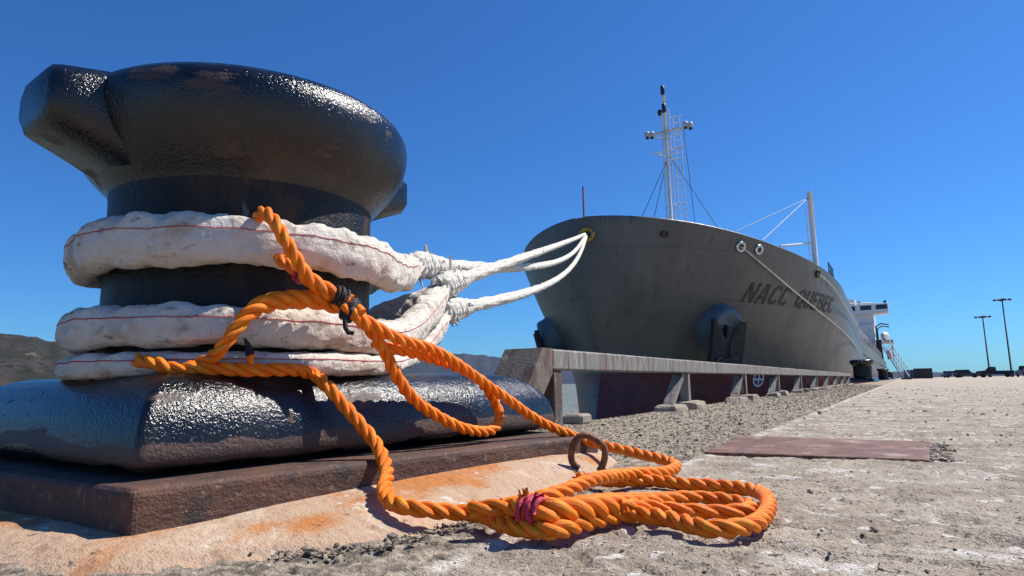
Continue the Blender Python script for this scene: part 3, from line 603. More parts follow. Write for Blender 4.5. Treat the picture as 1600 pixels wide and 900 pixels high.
m, _ = orope(R4b, OR*.9, phase=2.); m.build('eye_loop', 'orange_rope', rc_, smooth=True)
P6 = spline(R6, .0045); t6 = np.linspace(0, 1, len(P6)); r6 = np.interp(t6, [0, .06, .12, .28, .42, .5, 1], [OR, OR, .021, .0215, .017, OR*.9, OR*.9]); m = laid_rope(MB(), P6, r6, 3, .105, 8, 0.); m.build('eye_splice', 'orange_rope', rc_, smooth=True)
def band(parent, P, i, name, mat, r, turns, w, label=None, rough=.25):
    q = P[i]; T = P[min(i+3, len(P)-1)]-P[max(i-3, 0)]; T /= np.linalg.norm(T); a = np.cross(T, [0, 0, 1.]); a /= np.linalg.norm(a); b = np.cross(T, a)
    th = np.linspace(0, 2*math.pi*turns, int(18*turns)); x = np.linspace(-w/2, w/2, len(th))+np.sin(th*.7)*w*.12
    rr = r*(1+rough*.3*np.sin(th*2.3)); pts = q+x[:, None]*T+rr[:, None]*(np.cos(th)[:, None]*a+np.sin(th)[:, None]*b)
    mm = MB().tube(pts, w/turns*.75, 6); return mm.build(name, mat, parent, smooth=True, label=label)
i6 = int(len(P6)*.125)
band(rc_, P6, i6, 'whipping', 'red_tape', .019, 5, .032)
m = MB(); tuft(m, P6[i6]+np.array([0, 0, .012]), 8, .011, .0035, d=(.4, -.6, .5)); m.build('tape_end', 'red_tape', rc_, smooth=True)
m = MB(); tuft(m, P6[i6-4]+np.array([0, 0, .013]), 34, .011, .0019, d=(-.3, -.1, 1)); m.build('frayed_end', 'orange_rope', rc_, smooth=True, kind='stuff')
m4 = np.array(R4b); P4b = spline(R4b, .0045); band(rc_, P4b, int(len(P4b)*.42), 'whipping', 'red_tape', .0145, 4, .018)
# black twine lashings
kn = len(P4)-6; band(rc_, P4, kn-2, 'lashing', 'black_twine', .021, 5, .024)
band(rb, P5, int(len(P5)*.93), 'lashing', 'black_twine', .024, 4, .022)
k0 = P5[int(len(P5)*.90)]; m = MB().tube([k0+np.array([.018, -.015, -.008]), k0+np.array([.020, -.017, -.03]), k0+np.array([.021, -.016, -.046]), k0+np.array([.026, -.012, -.056]), k0+np.array([.034, -.004, -.058])], [.0045, .005, .005, .0055, .004], 8); m.build('twine_end', 'black_twine', rb, smooth=True)
k1 = np.array(R1[5]); m = MB().tube([k1+np.array([-.008, -.004, .004]), k1+np.array([-.004, -.012, .022]), k1+np.array([.002, -.012, .034])], [.006, .0075, .006], 8); m.build('rope_yarn', 'orange_rope', ro, smooth=True)
m = MB().tube([k1+np.array([-.001, -.014, .028]), k1+np.array([-.004, -.016, .044]), k1+np.array([-.012, -.02, .062])], [.009, .007, .002], 6); m.build('twine_end', 'black_twine', ro, smooth=True)
m = MB(); tuft(m, P4[-3], 30, .013, .0016, d=(.5, .3, .5)); m.build('frayed_end', 'orange_rope', rc_, smooth=True, kind='stuff')

# ================================================================== GUARD RAIL
gr = empty('guard_rail', (-1.66, 3.0, 0)); tag(gr, 'low weathered grey guard rail along the quay edge beside the ship', 'rail')
RX, RT, RB = -1.66, .415, .305
m = MB(); ysr = np.arange(3.06, 26.2, .1)
sec = [(-.06, RB), (.052, RB), (.06, RB+.008), (.06, RT-.008), (.052, RT), (-.052, RT), (-.06, RT-.008), (-.06, RB+.008)]
Q = np.array([[(RX+x+(fbm(np.array([y*1.2]), np.array([k*3.]), 3, 5)[0]-.5)*.006, y, z+(fbm(np.array([y*1.5]), np.array([k*1.7]), 3, 12)[0]-.5)*.007) for k, (x, z) in enumerate(sec)] for y in ysr])
m.grid(Q, cv=True); m.f.append(tuple(range(8))[::-1]); m.f.append(tuple((len(ysr)-1)*8+i for i in range(8)))
m.build('beam', 'weathered_rail', gr)
# near end: wide plate sloping down towards the bollard
MB().prism([(RX-.17, 3.055, RT+.004), (RX-.17, 2.95, RT+.004), (RX-.17, 2.60, 0.0), (RX-.17, 2.78, 0.0), (RX-.17, 3.055, .285)], (.232, 0, 0)).build('end_brace', 'weathered_shade_brown', gr)
MB().box((RX, 3.14, .1515), (.10, .10, .302), bev=.006).build('post', 'weathered_shade_brown', gr)
for k, yy in enumerate([5.6, 8.0, 10.4, 12.9, 15.4, 17.9, 20.4, 22.9, 25.4]):
    p = MB().box((RX+.012, yy+.05, .1675), (.075, .07, .275), bev=.005); po = p.build('post', 'weathered_rail', gr)
    MB().prism([(RX-.05, yy-.42, .03), (RX-.05, yy-.36, .03), (RX-.05, yy-.03, .270), (RX-.05, yy-.03, .303), (RX-.05, yy-.075, .303)], (.085, 0, 0)).build('brace', 'weathered_rail', gr)
    f = MB(); nn = 14
    for (cx, cy, sx_, sy_, hz) in ((RX+.01, yy-.32, .095, .20, .045), (RX+.04, yy+.10, .12, .18, .062)):
        a = np.linspace(0, 2*math.pi, nn, endpoint=False); rows = []
        for fr, z in ((1.05, -.02), (1, hz*.5), (.93, hz*.85), (.75, hz)):
            j = 1+.5*(vnoise(np.cos(a)*1.7+k*5, np.sin(a)*1.7+z*20+k, 3)-.5)
            rows.append(np.stack([cx+np.sign(np.cos(a))*np.abs(np.cos(a))**.6*sx_*fr*j, cy+np.sign(np.sin(a))*np.abs(np.sin(a))**.6*sy_*fr*j, np.full(nn, z)*j], 1))
        b = len(f.v); f.grid(np.array(rows), cv=True, flip=True); f.f.append(tuple(b+3*nn+i for i in range(nn)))
    f.build('footing', 'concrete_block', gr)
MB().box((RX-.02, 3.52, .022), (.12, .16, .06), rz=.06, bev=.012).build('footing', 'concrete_block', gr)

# ================================================================== SHIP
XC = -10.0; SB = 7.7; YE = 127.0
SZ = [-2.8, -2, -1, -.3, .2, 1, 2, 3, 4.5, 6.5]; SY = [22.3, 22.3, 22.5, 22.85, 23.1, 23.2, 22.7, 22.1, 21.7, 21.6]
_zz = np.linspace(-4, 8, 481); _ss = np.interp(_zz, SZ, SY); _kk = np.exp(-(np.linspace(-1.5, 1.5, 121)/.75)**2); _ss = np.convolve(np.pad(_ss, 60, mode='edge'), _kk/_kk.sum(), mode='valid')
def stem(z): return np.interp(z, _zz, _ss)
def sheer(y): return np.interp(y, [21.6, 24, 28, 36, 49.5, 51.5, 130], [6.45, 6.2, 5.72, 5.0, 4.0, 2.85, 2.85])
def halfb(y, z):
    f = np.clip((z+2)/8.1, 0, 1.1); E = 26+(14.4-26)*f; q = .95+(.62-.95)*f
    u = np.clip((y-stem(z))/E, 0, 1); return SB*np.power(np.maximum(1-(1-u)**2, 0), q)
def hnormal(y, z):
    e = .02; g = Vector((1, -(halfb(y+e, z)-halfb(y-e, z))/(2*e), -(halfb(y, z+e)-halfb(y, z-e))/(2*e))); return g.normalized()
def hp_(y, z, off=0.0, side=1):
    n = hnormal(y, z); return Vector((XC+side*(halfb(y, z)+n.x*off), y+n.y*off, z+n.z*off))
ship = empty('cargo_ship', (XC, 72.0, -2.1)); tag(ship, 'grey cargo ship with red underside moored along the quay, bow towards the bollard', 'ship')
tau = np.r_[np.linspace(0, 1, 70)**2*.30, np.linspace(.305, 1, 50)]
def shell(side):
    rows = []
    for k in np.linspace(0, 1, 40):
        y0 = 21.6+(YE-21.6)*tau; zt = sheer(y0); z = -2.8+(zt+2.8)*k; y = stem(z)+(YE-stem(z))*tau
        rows.append(np.stack([XC+side*halfb(y, z), y, z], 1))
    # bulwark cap and inner face, then the deck to the centreline
    y = 21.6+(YE-21.6)*tau; zt = sheer(y); w = np.array([halfb(a, b) for a, b in zip(y, zt)]); lo = np.minimum(zt-.9, 5.0); lo = np.where(y > 51, zt-.05, lo)
    wl_ = np.array([halfb(a, b) for a, b in zip(y, lo)])
    for inw, z, w0 in ((.02, zt+.03, w), (.20, zt+.03, w), (.28, lo, wl_), (99, lo, wl_)):
        ww = np.maximum(w0-inw, 0); rows.append(np.stack([XC+side*ww, np.where(w0-inw < 0, y+.45, y), z], 1))
    return np.array(rows)
m = MB(); m.grid(shell(1), flip=True); m.grid(shell(-1))
# transom
tz = np.linspace(-2.8, 2.85, 8); tr = np.array([[(XC+s*SB, YE, z) for s in (-1, 1)] for z in tz]); m.grid(tr, flip=True)
m.build('hull', 'hull_paint', ship, smooth=False)
hob = bpy.data.objects['hull']; hob.data.polygons.foreach_set('use_smooth', [True]*len(hob.data.polygons))
hob.data.set_sharp_from_angle(angle=R(35))
# belting along the parallel side
m = MB()
for z in (1.9,):
    Pp = [hp_(y, z, .03) for y in np.linspace(52, 125, 30)]; m.tube([tuple(p) for p in Pp], .06, 6)
m.build('belting', 'hull_paint', ship)
# name on the bow
T_ = .17                                     # stroke width for a capital of height 1
def ribbon(pts, closed=False, t=T_):
    P = [np.array(p, float) for p in pts]; n = len(P); L = []; Rr_ = []
    for i in range(n):
        d0 = P[i]-P[i-1] if (i > 0 or closed) else P[1]-P[0]; d1 = P[(i+1) % n]-P[i] if (i < n-1 or closed) else P[-1]-P[-2]
        d0 = d0/np.linalg.norm(d0); d1 = d1/np.linalg.norm(d1); n0 = np.array([-d0[1], d0[0]]); n1 = np.array([-d1[1], d1[0]])
        m_ = n0+n1; m_ /= max(np.linalg.norm(m_), 1e-6); k = min(1/max(m_@n0, .30), 2.6)
        L.append(P[i]+m_*k*t/2); Rr_.append(P[i]-m_*k*t/2)
    V = L+Rr_; F = [(i, (i+1) % n, n+(i+1) % n, n+i) for i in range(n if closed else n-1)]
    return np.array(V), F
def arc(cx, cy, rx, ry, a0, a1, k=10): return [(cx+rx*math.cos(R(a)), cy+ry*math.sin(R(a))) for a in np.linspace(a0, a1, k)]
h_ = T_/2
GLYPH = {
 'N': (.66, [([(h_, 0), (h_, 1)], 0), ([(.66-h_, 0), (.66-h_, 1)], 0), ([(h_, 1-h_*.6), (.66-h_, h_*.6)], 0)]),
 'A': (.68, [([(h_*.9, 0), (.30, 1)], 0), ([(.68-h_*.9, 0), (.38, 1)], 0), ([(.16, .30), (.52, .30)], 0)]),
 'C': (.62, [(arc(.33, .70, .33-h_, .30-h_, 15, 180)+arc(.33, .30, .33-h_, .30-h_, 180, 345), 0)]),
 'Q': (.66, [(arc(.33, .70, .33-h_, .30-h_, 0, 180)+arc(.33, .30, .33-h_, .30-h_, 180, 360), 1), ([(.36, .26), (.64, -.03)], 0)]),
 'U': (.62, [([(h_, 1), (h_, .34)]+arc(.31, .31, .31-h_, .31-h_, 180, 360, 12)+[(.62-h_, .34), (.62-h_, 1)], 0)]),
 'E': (.54, [([(h_, 0), (h_, 1)], 0), ([(T_, 1-h_), (.54, 1-h_)], 0), ([(T_, .52), (.48, .52)], 0), ([(T_, h_), (.54, h_)], 0)]),
 'B': (.62, [([(h_, 0), (h_, 1)], 0), ([(T_, 1-h_), (.36, 1-h_)]+arc(.36, .76, .16, .24-h_, 80, -80, 8)+[(.36, .52), (T_, .52)], 0), ([(.36, .52)]+arc(.36, .30, .20, .22, 70, -70, 8)+[(.36, h_), (T_, h_)], 0)])}
def letters(text, y0, z0, cap, width, slant=.22, gap=.13):
    ys_ = np.linspace(y0-1, y0+14, 700); xs_ = np.array([halfb(y, z0+cap/2) for y in ys_]); sl = np.r_[0, np.cumsum(np.hypot(np.diff(ys_), np.diff(xs_)))]
    s0 = np.interp(y0, ys_, sl); adv = 0; items = []
    for ch in text:
        if ch == ' ': adv += .58; continue
        items.append((ch, adv)); adv += GLYPH[ch][0]+gap
    kx = width/(adv+slant)
    for ch, a in items:
        m = MB()
        for k, (pts, closed) in enumerate(GLYPH[ch][1]):
            V, F = ribbon(pts, closed)
            m.add([tuple(hp_(np.interp(s0+(u+a+v*slant)*kx, sl, ys_), z0+v*cap, .016+.004*k)) for u, v in V], F)
        m.build('letter', 'lettering', ship)
letters('NACC QUEBEC', 27.15, 3.42, .79, 8.6)
# bolsters and anchors
for side in (1, -1):
    y0, z0 = 26.6, 2.35; n = hnormal(y0, z0); c = np.array(hp_(y0, z0, 0)); d = np.array(Vector((n.x, n.y, -.20)).normalized())
    a = np.array([-d[1], d[0], 0.]); a /= np.linalg.norm(a); b = np.cross(d, a); b = b if b[2] > 0 else -b
    F = lambda p: (XC+side*(p[0]-XC), p[1], p[2])
    rows = []; t = np.linspace(0, 2*math.pi, 36, endpoint=False)
    for q, sx_, sz_, dz in ((-1.0, 1.15, 1.35, .55), (-.3, 1.05, 1.22, .28), (.15, .95, 1.06, .08), (.5, .90, .98, 0), (.72, .86, .92, 0), (.80, .78, .84, 0), (.78, .6, .65, 0)):
        rows.append([F(c+d*q+a*math.cos(k)*sx_+b*(math.sin(k)*sz_+dz)) for k in t])
    bo = MB().grid(np.array(rows), cv=True, flip=(side == 1)); bo.f.append(tuple(6*36+i for i in range(36))); bo.build('anchor_bolster', 'bolster_sky_tint', ship, smooth=True)
    an = empty('anchor', (0, 0, 0)); an.parent = ship; f0 = c+d*.84+b*-.30-a*.22
    def plate(name, poly, t0, t1):
        p0 = [F(f0+d*t0+a*x+b*y) for x, y in poly]; p1 = [F(f0+d*t1+a*x+b*y) for x, y in poly]; k = len(poly)
        MB().add(p0+p1, [tuple(range(k)), tuple(range(2*k-1, k-1, -1))]+[(i, k+i, k+(i+1) % k, (i+1) % k) for i in range(k)]).build(name, 'dark_steel', an)
    for sg in (1, -1):
        plate('fluke', [(sg*.86, -.98), (sg*.86, .80), (sg*.76, .72), (sg*.10, -.10), (sg*.10, -.98)], 0.0, .20)
    plate('shank', [(-.13, -.9), (.13, -.9), (.10, .55), (-.10, .55)], -.02, .16)
    plate('crown', [(-.66, -1.16), (.66, -1.16), (.74, -.9), (.5, -.72), (-.5, -.72), (-.74, -.9)], -.08, .30)
# fairleads
def ring(name, y, z, rx, rz, side=1, tr=.07, mat='chrome_wear', center=None):
    n = np.array(hnormal(y, z)); c = np.array(hp_(y, z, .02)) if center is None else np.array(center)
    if center is not None: n = np.array([0.25, -.97, 0])
    a = np.array([-n[1], n[0], 0]); a /= np.linalg.norm(a); b = np.cross(n, a); b = b*np.sign(b[2])
    t = np.linspace(0, 2*math.pi, 25); o = MB().tube([c+a*rx*math.cos(k)+b*rz*math.sin(k) for k in t], tr, 8, cap=False).build(name, mat, ship, smooth=True)
    q = [tuple(c+n*.006+a*rx*math.cos(k)+b*rz*math.sin(k)) for k in t[:-1]]
    MB().add(q, [tuple(range(24))]).build('opening_shade_disc', 'black_lamp', o)  # flat black disc, the dark inside the hole put on as colour
    return o
ring('fairlead', 26.1, 5.50, .20, .17); ring('fairlead', 27.05, 5.48, .18, .16); ring('fairlead', 32.0, 5.03, .16, .14, mat='dark_steel')
ring('bow_fairlead', 0, 0, .26, .20, tr=.08, mat='yellow_paint', center=(-9.70, 21.60, 5.76))
ring('fairlead', 23.2, 5.75, .15, .10, tr=.03, mat='dark_steel')
# draft marks and thruster mark on the red paint
for k in range(11):
    z = .52-k*.13
    for j in range(2):
        m = MB()
        y = 26.0+j*.24
        for (u0, u1, v0, v1) in ((0, .10, 0, .03), (0, .035, 0, .09), (0, .10, .06, .09)) if j else ((0, .04, 0, .09),):
            m.add([tuple(hp_(y+u, z+v, .012)) for u, v in ((u0, v0), (u1, v0), (u1, v1), (u0, v1))], [(0, 1, 2, 3)])
        m.build('draft_mark', 'marks_white', ship)
m = MB(); cy, cz = 30.2, .27; t = np.linspace(0, 2*math.pi, 24, endpoint=False)
Q = np.array([[tuple(hp_(cy+r*math.cos(k)*1.1, cz+r*math.sin(k), .014)) for k in t] for r in (.34, .26)]); m.grid(Q, cv=True)
for du, dv in ((.045, .27), (.27, .045)): m.add([tuple(hp_(cy+x*du, cz+y*dv, .016)) for x, y in ((-1, -1), (1, -1), (1, 1), (-1, 1))], [(0, 1, 2, 3)])
m.build('thruster_mark', 'marks_white', ship)
# foremast
def rod(m, a, b, r, n=6): m.tube([a, tuple((np.array(a)+np.array(b))/2), b], r, n); return m
fm = empty('foremast', (0, 0, 0)); fm.parent = ship
MX, MY = -9.42, 31.6
rod(MB(), (MX, MY, 4.9), (MX-.05, MY, 15.2),   .085, 10).build('pole', 'white_steel', fm, smooth=True)
m = MB()
for dx in (.48, .82): rod(m, (MX+dx, MY, 4.9), (MX+dx-.12, MY, 13.9), .028)
for z in np.arange(5.3, 13.8, .33): rod(m, (MX+.48-.12*(z-4.9)/9, MY, z), (MX+.82-.12*(z-4.9)/9, MY, z), .02, 5)
m.build('ladder', 'white_steel', fm)
m = MB(); 
for dx in (-.22, .22): rod(m, (MX+dx, MY-.1, 6), (MX+dx*.9, MY-.1, 14.4), .035)
for z in np.arange(6.4, 14.2, .55): rod(m, (MX-.22, MY-.1, z), (MX+.22, MY-.1, z), .02, 5)
for z in (9.2, 11.6, 13.9): rod(m, (MX+.22, MY, z), (MX+.82, MY, z), .025, 5)
m.build('lattice', 'white_steel', fm)
m = MB(); rod(m, (MX-1.0, MY, 13.15), (MX+1.15, MY, 13.25), .075, 8); rod(m, (MX-.9, MY, 13.1), (MX, MY, 12.75), .035); rod(m, (MX+1.0, MY, 13.2), (MX, MY, 12.75), .035); m.build('crosstree', 'white_steel', fm)
m = MB(); rod(m, (MX-.85, MY, 12.1), (MX+.95, MY, 12.2), .035); rod(m, (MX-.6, MY, 12.1), (MX, MY, 11.7), .03); rod(m, (MX+.6, MY, 12.15), (MX, MY, 11.7), .03); m.build('yard', 'white_steel', fm)
for x, z in ((-1.05, 13.25), (-.80, 13.2), (1.0, 13.35), (1.25, 13.25)): 
    MB().lathe([(.05, -.15), (.13, -.10), (.14, .08), (.09, .15), (.03, .16)], (MX+x, MY, z), 12).build('floodlight', 'pale_steel', fm, smooth=True)
    MB().lathe([(.05, -.25), (.10, -.22), (.10, -.16)], (MX+x, MY, z), 10).build('floodlight_lens', 'black_lamp', fm, smooth=True)
for x, z, h in ((-.06, 15.2, .5), (-.28, 14.1, .3), (-.04, 14.2, .5)): MB().lathe([(.07, 0), (.11, .04), (.11, h-.05), (.06, h)], (MX+x, MY-.12, z), 10).build('navigation_lamp', 'black_lamp', fm, smooth=True)
for tx, tz_, by, bx in ((-.1, 11.6, 30.2, -12.3), (-.1, 11.6, 31.2, -11.2), (.1, 11.8, 30.4, -5.6), (.9, 13.1, 30.5, -7.8)):
    rod(MB(), (MX+tx, MY, tz_), (bx, by, 5.0), .016, 5).build('stay_wire', 'wire', fm)
# crane post with wires
pp = empty('derrick_post', (0, 0, 0)); pp.parent = ship
PX, PY = -3.12, 33.5
rod(MB(), (PX, PY, 4.0), (PX+.02, PY, 9.3), .12, 10).build('pole', 'white_steel', pp, smooth=True)
m = MB(); rod(m, (PX-.22, PY, 4.2), (PX-.22, PY, 8.6), .018, 5)
for z in np.arange(6.2, 8.6, .3): rod(m, (PX-.28, PY, z), (PX-.1, PY, z), .014, 4)
m.build('ladder', 'white_steel', pp)
for q in ((-5.15, 25.9, 6.1), (-4.4, 27.1, 5.85)): rod(MB(), (PX-.06, PY, 9.0), q, .014, 5).build('stay_wire', 'wire', pp)
rod(MB(), (PX-.1, PY, 6.75), (PX-1.2, PY-2.2, 6.35), .05).build('boom', 'white_steel', pp)
rod(MB(), (-10.1, 22.3, 5.2), (-10.1, 22.3, 7.9), .035).build('jackstaff', 'staff_red', ship)
m = MB()
for y in np.arange(34.5, 37.6, .8): rod(m, (-2.65, y, 4.9), (-2.65, y, 5.9), .025, 5)
for z in (5.5, 5.9): rod(m, (-2.65, 34.5, z), (-2.65, 36.9, z), .02, 5)
m.build('deck_railing', 'dark_steel', ship)
for y, z, h in ((38.2, 4.75, .35), (39.6, 4.65, .4), (41.2, 4.55, .3), (44, 4.3, .4), (47, 4.1, .35)): MB().lathe([(.10, 0), (.10, h*.6), (.19, h*.65), (.19, h*.95), (.05, h)], (-2.6, y, z), 10).build('deck_vent', 'dark_steel', ship)
rod(MB(), (-2.5, 44, 4.75), (-1.2, 46, 4.9), .04).build('side_light_arm', 'pale_steel', ship)
m = MB()
for y in np.arange(52, 108, 1.6): rod(m, (-2.42, y, 2.8), (-2.42, y, 3.75), .025, 4)
for z in (3.1, 3.45, 3.75): rod(m, (-2.42, 52, z), (-2.42, 108, z), .02, 4)
m.build('deck_railing', 'pale_steel', ship)
# cargo deck gear (loading gallery and hatches)
MB().box((-6.0, 75, 4.2), (5.0, 40, 2.6), bev=.1).build('deck_house', 'pale_steel', ship)
for y in (58, 66, 74, 82, 90): MB().box((-3.3, y, 3.5), (.9, 2.2, 1.3), bev=.08).build('deck_locker', 'dark_steel', ship)
# accommodation
ac = empty('accommodation', (0, 0, 0)); ac.parent = ship
MB().box((-10, 117, 5.6), (13.6, 10, 5.6), bev=.08).build('house_block', 'white_steel', ac)
MB().box((-10, 117.2, 9.2), (13.8, 9, 1.8), bev=.08).build('house_block', 'white_steel', ac)
MB().box((-10, 113.6, 10.75), (18.0, 3.2, 1.55), bev=.06).build('bridge_wing', 'white_steel', ac)
MB().box((-10, 115, 12.0), (9, 4, 1.2), bev=.06).build('wheelhouse_roof', 'white_steel', ac)
for x in (-1.9, -4.0, -6.2, -8.4, -10.6, -12.8): MB().box((x, 111.985, 10.95), (1.5, .03, .7)).build('window', 'glass_dark', ac)
for z in (4.2, 6.9):
    for x in np.arange(-16, -3.4, 1.8): MB().box((x, 111.985, z), (.6, .03, .7)).build('window', 'glass_dark', ac)
for y in (114, 117, 120): MB().box((-3.185, y, 6.8), (.03, .7, .7)).build('window', 'glass_dark', ac)
MB().lathe([(.05, 0), (.22, .05), (.22, .5), (.05, .6)], (-4.9, 113, 12.0-.45), 10).build('searchlight', 'black_lamp', ac)
MB().lathe([(.05, 0), (.2, .05), (.2, .45), (.05, .5)], (-1.4, 113, 11.53), 10).build('searchlight', 'black_lamp', ac)
MB().box((-1.9, 115, 5.75), (2.2, 8, .22), bev=.03).build('boat_deck', 'pale_steel', ac)
for y in (111.6, 115, 118.6): rod(MB(), (-1.0, y, 2.9), (-1.0, y, 5.65), .09).build('stanchion', 'pale_steel', ac)
t = np.linspace(0, 2*math.pi, 16, endpoint=False)
rows = [[(-1.9+.6*k*math.cos(q), yy, 6.6+.7*k*math.sin(q)) for q in t] for yy, k in ((111.2, .05), (111.5, .5), (112.4, .85), (114, 1), (116, 1), (117.6, .8), (118.3, .4), (118.5, .05))]
MB().grid(np.array(rows), cv=True).build('lifeboat', 'white_steel', ac, smooth=True)
m = MB()
for y in (112, 117.5): m.tube([(-2.9, y, 5.8), (-2.9, y, 8.0), (-2.2, y, 8.4), (-1.2, y, 8.2)], .10, 6)
m.build('davit', 'dark_steel', ac)
MB().lathe([(.22, 0), (.25, .5), (.2, 1.2), (.08, 1.5)], (-1.55, 110.6, 2.95), 12).build('life_raft', 'lifeboat_orange', ac, smooth=True)
MB().lathe([(.9, 0), (.9, 3.2), (.8, 3.4)], (-10, 121, 10), 20).build('funnel', 'dark_steel', ac, smooth=True)
MB().box((-2.7, 110.8, 4.4), (.8, 1.4, 3.0), bev=.05).build('deck_locker', 'dark_steel', ac)

# gangway between ship and quay
ga = empty('gangway', (-1.0, 100, 0)); tag(ga, 'light metal gangway leaning from the ship down to the quay', 'gangway')
g0, g1 = np.array([-1.75, 103, 4.6]), np.array([.25, 96, .25]); sd_ = np.array([.42, .06, 0])
for s in (-1, 1):
    m = MB(); rod(m, tuple(g0+sd_*s), tuple(g1+sd_*s), .06); m.build('stringer', 'pale_steel', ga)
    m = MB(); rod(m, tuple(g0+sd_*s+[0, 0, 1.0]), tuple(g1+sd_*s+[0, 0, 1.0]), .04)
    for k in np.linspace(0, 1, 9): q = g0+(g1-g0)*k+sd_*s; rod(m, tuple(q), tuple(q+[0, 0, 1.0]), .035, 5)
    m.build('handrail', 'pale_steel', ga)
for k in np.linspace(.02, .98, 20): MB().box(tuple(g0+(g1-g0)*k), (.80, .30, .04)).build('tread', 'pale_steel', ga)
MB().box((.32, 95.6, .10), (1.2, .9, .2), bev=.03).build('landing', 'dark_steel', ga)

# breast lines from the port side to bollards farther on
hug = lambda L: [tuple(hp_(y, z, o)) for y, z, o in L]          # where the lines bear against the shoulder of the hull
bl = [hug([(26.1, 5.50, .02), (26.5, 5.32, .10), (27.6, 4.88, .12), (29.8, 4.16, .12), (33.0, 3.40, .12), (37.3, 2.69, .12)])+[(-2.15, 46.0, 1.75), (-1.62, 55.9, .56)],
      hug([(32.0, 5.03, .02), (32.5, 4.92, .10), (34.0, 4.66, .12), (37.8, 3.90, .12)])+[(-2.14, 47.413, 3.05), (-2.10, 60.0, 2.1), (-1.62, 83.8, .58)]]
for P, lab in zip(bl, ('thin mooring line crossing the ship name, from the foremost side fairlead', 'thin steep mooring line behind the ship name, from the aft side fairlead')):
    o = laid_rope(MB(), spline(P, .10), .032, 3, .4, 5).build('mooring_line', 'white_rope', smooth=True); tag(o, lab, 'rope', 'thin mooring lines along the hull')

# ================================================================== FAR QUAY
def lamp_post(x, y, h, lab, heads):
    r_ = empty('lamp_post', (x, y, 0)); tag(r_, lab, 'lamp post', 'lamp posts on the quay')
    MB().lathe([(.32, 0), (.32, .5), (.17, .6), (.10, h), (.02, h+.02)], (x, y, 0), 12).build('pole', 'lamp_steel', r_, smooth=True)
    m = MB(); rod(m, (x-1.15, y, h-.12), (x+1.15, y, h-.12), .05); rod(m, (x, y-1.1, h-.15), (x, y+1.1, h-.15), .05); m.build('cross_arm', 'lamp_steel', r_)
    for dx, dy in heads: MB().box((x+dx, y+dy, h-.05), (.55, .5, .34), bev=.06).build('floodlight', 'lamp_steel', r_)
HD = ((-1.15, 0), (-.45, 0), (.42, 0), (1.15, 0), (0, -1.0), (0, 1.0))
lamp_post(17.4, 152, 14.6, 'tall dark lamp post nearest the right edge', HD); lamp_post(15.0, 162, 12.3, 'shorter-looking dark lamp post left of the tall one', HD)
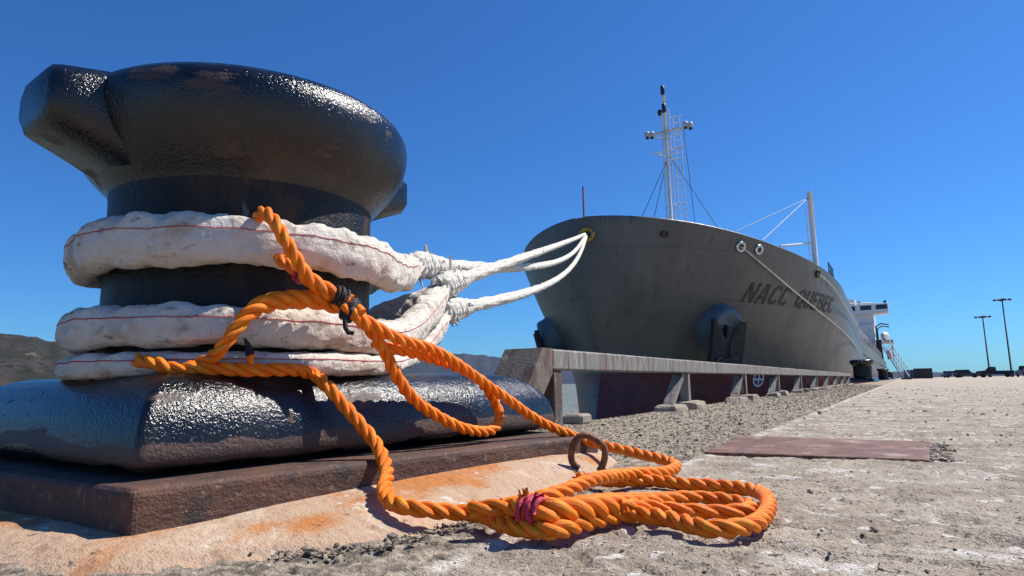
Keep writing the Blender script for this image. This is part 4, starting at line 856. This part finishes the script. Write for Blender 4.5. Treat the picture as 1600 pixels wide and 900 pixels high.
def vehicle(x, y, rz, kind, mat, lab, L=4.8, W=1.85):
    v = empty('parked_car' if kind != 'truck' else 'pickup_truck', (x, y, 0)); tag(v, lab, 'car' if kind != 'truck' else 'truck', 'vehicles parked on the quay')
    prof = {'suv': [(-.5, .35), (-.5, .95), (-.47, 1.05), (-.40, 1.72), (.12, 1.75), (.24, 1.12), (.46, 1.0), (.5, .8), (.5, .35)],
            'car': [(-.5, .32), (-.5, .85), (-.36, .95), (-.22, 1.42), (.08, 1.45), (.22, .98), (.45, .85), (.5, .7), (.5, .32)],
            'truck': [(-.5, .45), (-.5, 1.1), (-.05, 1.1), (-.03, 1.75), (.14, 1.78), (.24, 1.18), (.46, 1.08), (.5, .85), (.5, .45)]}[kind]
    ca, sa = math.cos(rz), math.sin(rz)
    def T(p): return (x+p[0]*ca-p[1]*sa, y+p[0]*sa+p[1]*ca, p[2])
    rows = [[T((u*L, s*W/2*(1 if z < 1.1 else .86), z)) for u, z in prof] for s in (-1, 1)]; k = len(prof)
    m = MB().add(rows[0]+rows[1], [tuple(range(k)), tuple(range(2*k-1, k-1, -1))]+[(i, k+i, k+(i+1) % k, (i+1) % k) for i in range(k)]); b = m.build('body', mat, v)
    for s in (-1, 1):
        q = [T((u*L, s*(W/2*.93+.004), z)) for u, z in (((-.40, 1.12), (-.36, 1.62), (.09, 1.64), (.18, 1.14)) if kind != 'truck' else ((-.02, 1.16), (-.01, 1.66), (.12, 1.68), (.2, 1.2)))]
        MB().add(q, [(0, 1, 2, 3) if s > 0 else (3, 2, 1, 0)]).build('side_window', 'glass_dark', v)
        for u in (-.31, .31):
            c = T((u*L, s*W/2*.92, .34)); a = np.linspace(0, 2*math.pi, 14, endpoint=False)
            rws = [[(c[0]+rr_*math.cos(t)*ca-o_*sa*s, c[1]+rr_*math.cos(t)*sa+o_*ca*s, .34+rr_*math.sin(t)) for t in a] for rr_, o_ in ((.34, -.12), (.345, .08), (.22, .1), (.02, .08))]
            MB().grid(np.array(rws), cv=True).build('wheel', 'tyre', v)
        MB().box(T((.495*L, s*W*.36, .78)), (.12, .3, .16), rz=rz).build('headlight', 'headlamp', v)
    return v
for args in [(13.1, 134, R(172), 'truck', 'car_dark', 'dark pickup truck below the shorter lamp post', 5.2), (16.6, 128, R(100), 'suv', 'car_grey', 'grey parked car between the pickup and the blue van', 4.6), (18.7, 125, R(165), 'suv', 'car_blue', 'dark blue parked car cut by the right edge of the picture', 4.8),
             (11.0, 162, R(5), 'car', 'car_dark', 'low dark parked car left of the pickup truck', 4.6), (10.3, 190, R(20), 'car', 'car_blue', 'small distant blue parked car, leftmost of the parked vehicles', 4.6)]: vehicle(*args)
def container(x, y, d, mat, lab):
    c = empty('container', (x, y, 0)); tag(c, lab, 'container')
    MB().box((x, y, d[2]/2), (d[0]*.97, d[1]*.97, d[2]*.98)).build('body', mat, c)
    m = MB()
    for sx_ in (-1, 1):
        for sy_ in (-1, 1): m.box((x+sx_*d[0]*.485, y+sy_*d[1]*.485, d[2]/2), (d[0]*.05, d[1]*.03, d[2]))
    m.build('corner_post', mat, c)
    for k in np.linspace(-.42, .42, 10): MB().box((x+d[0]*k, y-d[1]*.487, d[2]/2), (d[0]*.04, .05, d[2]*.88)).build('rib', mat, c)
container(2.9, 131, (2.6, 2.6, 1.75), 'container_dark', 'dark square box standing beyond the gangway')
container(1.2, 138, (2.2, 2.6, 1.6), 'container_blue', 'blue box between the gangway and the dark box')
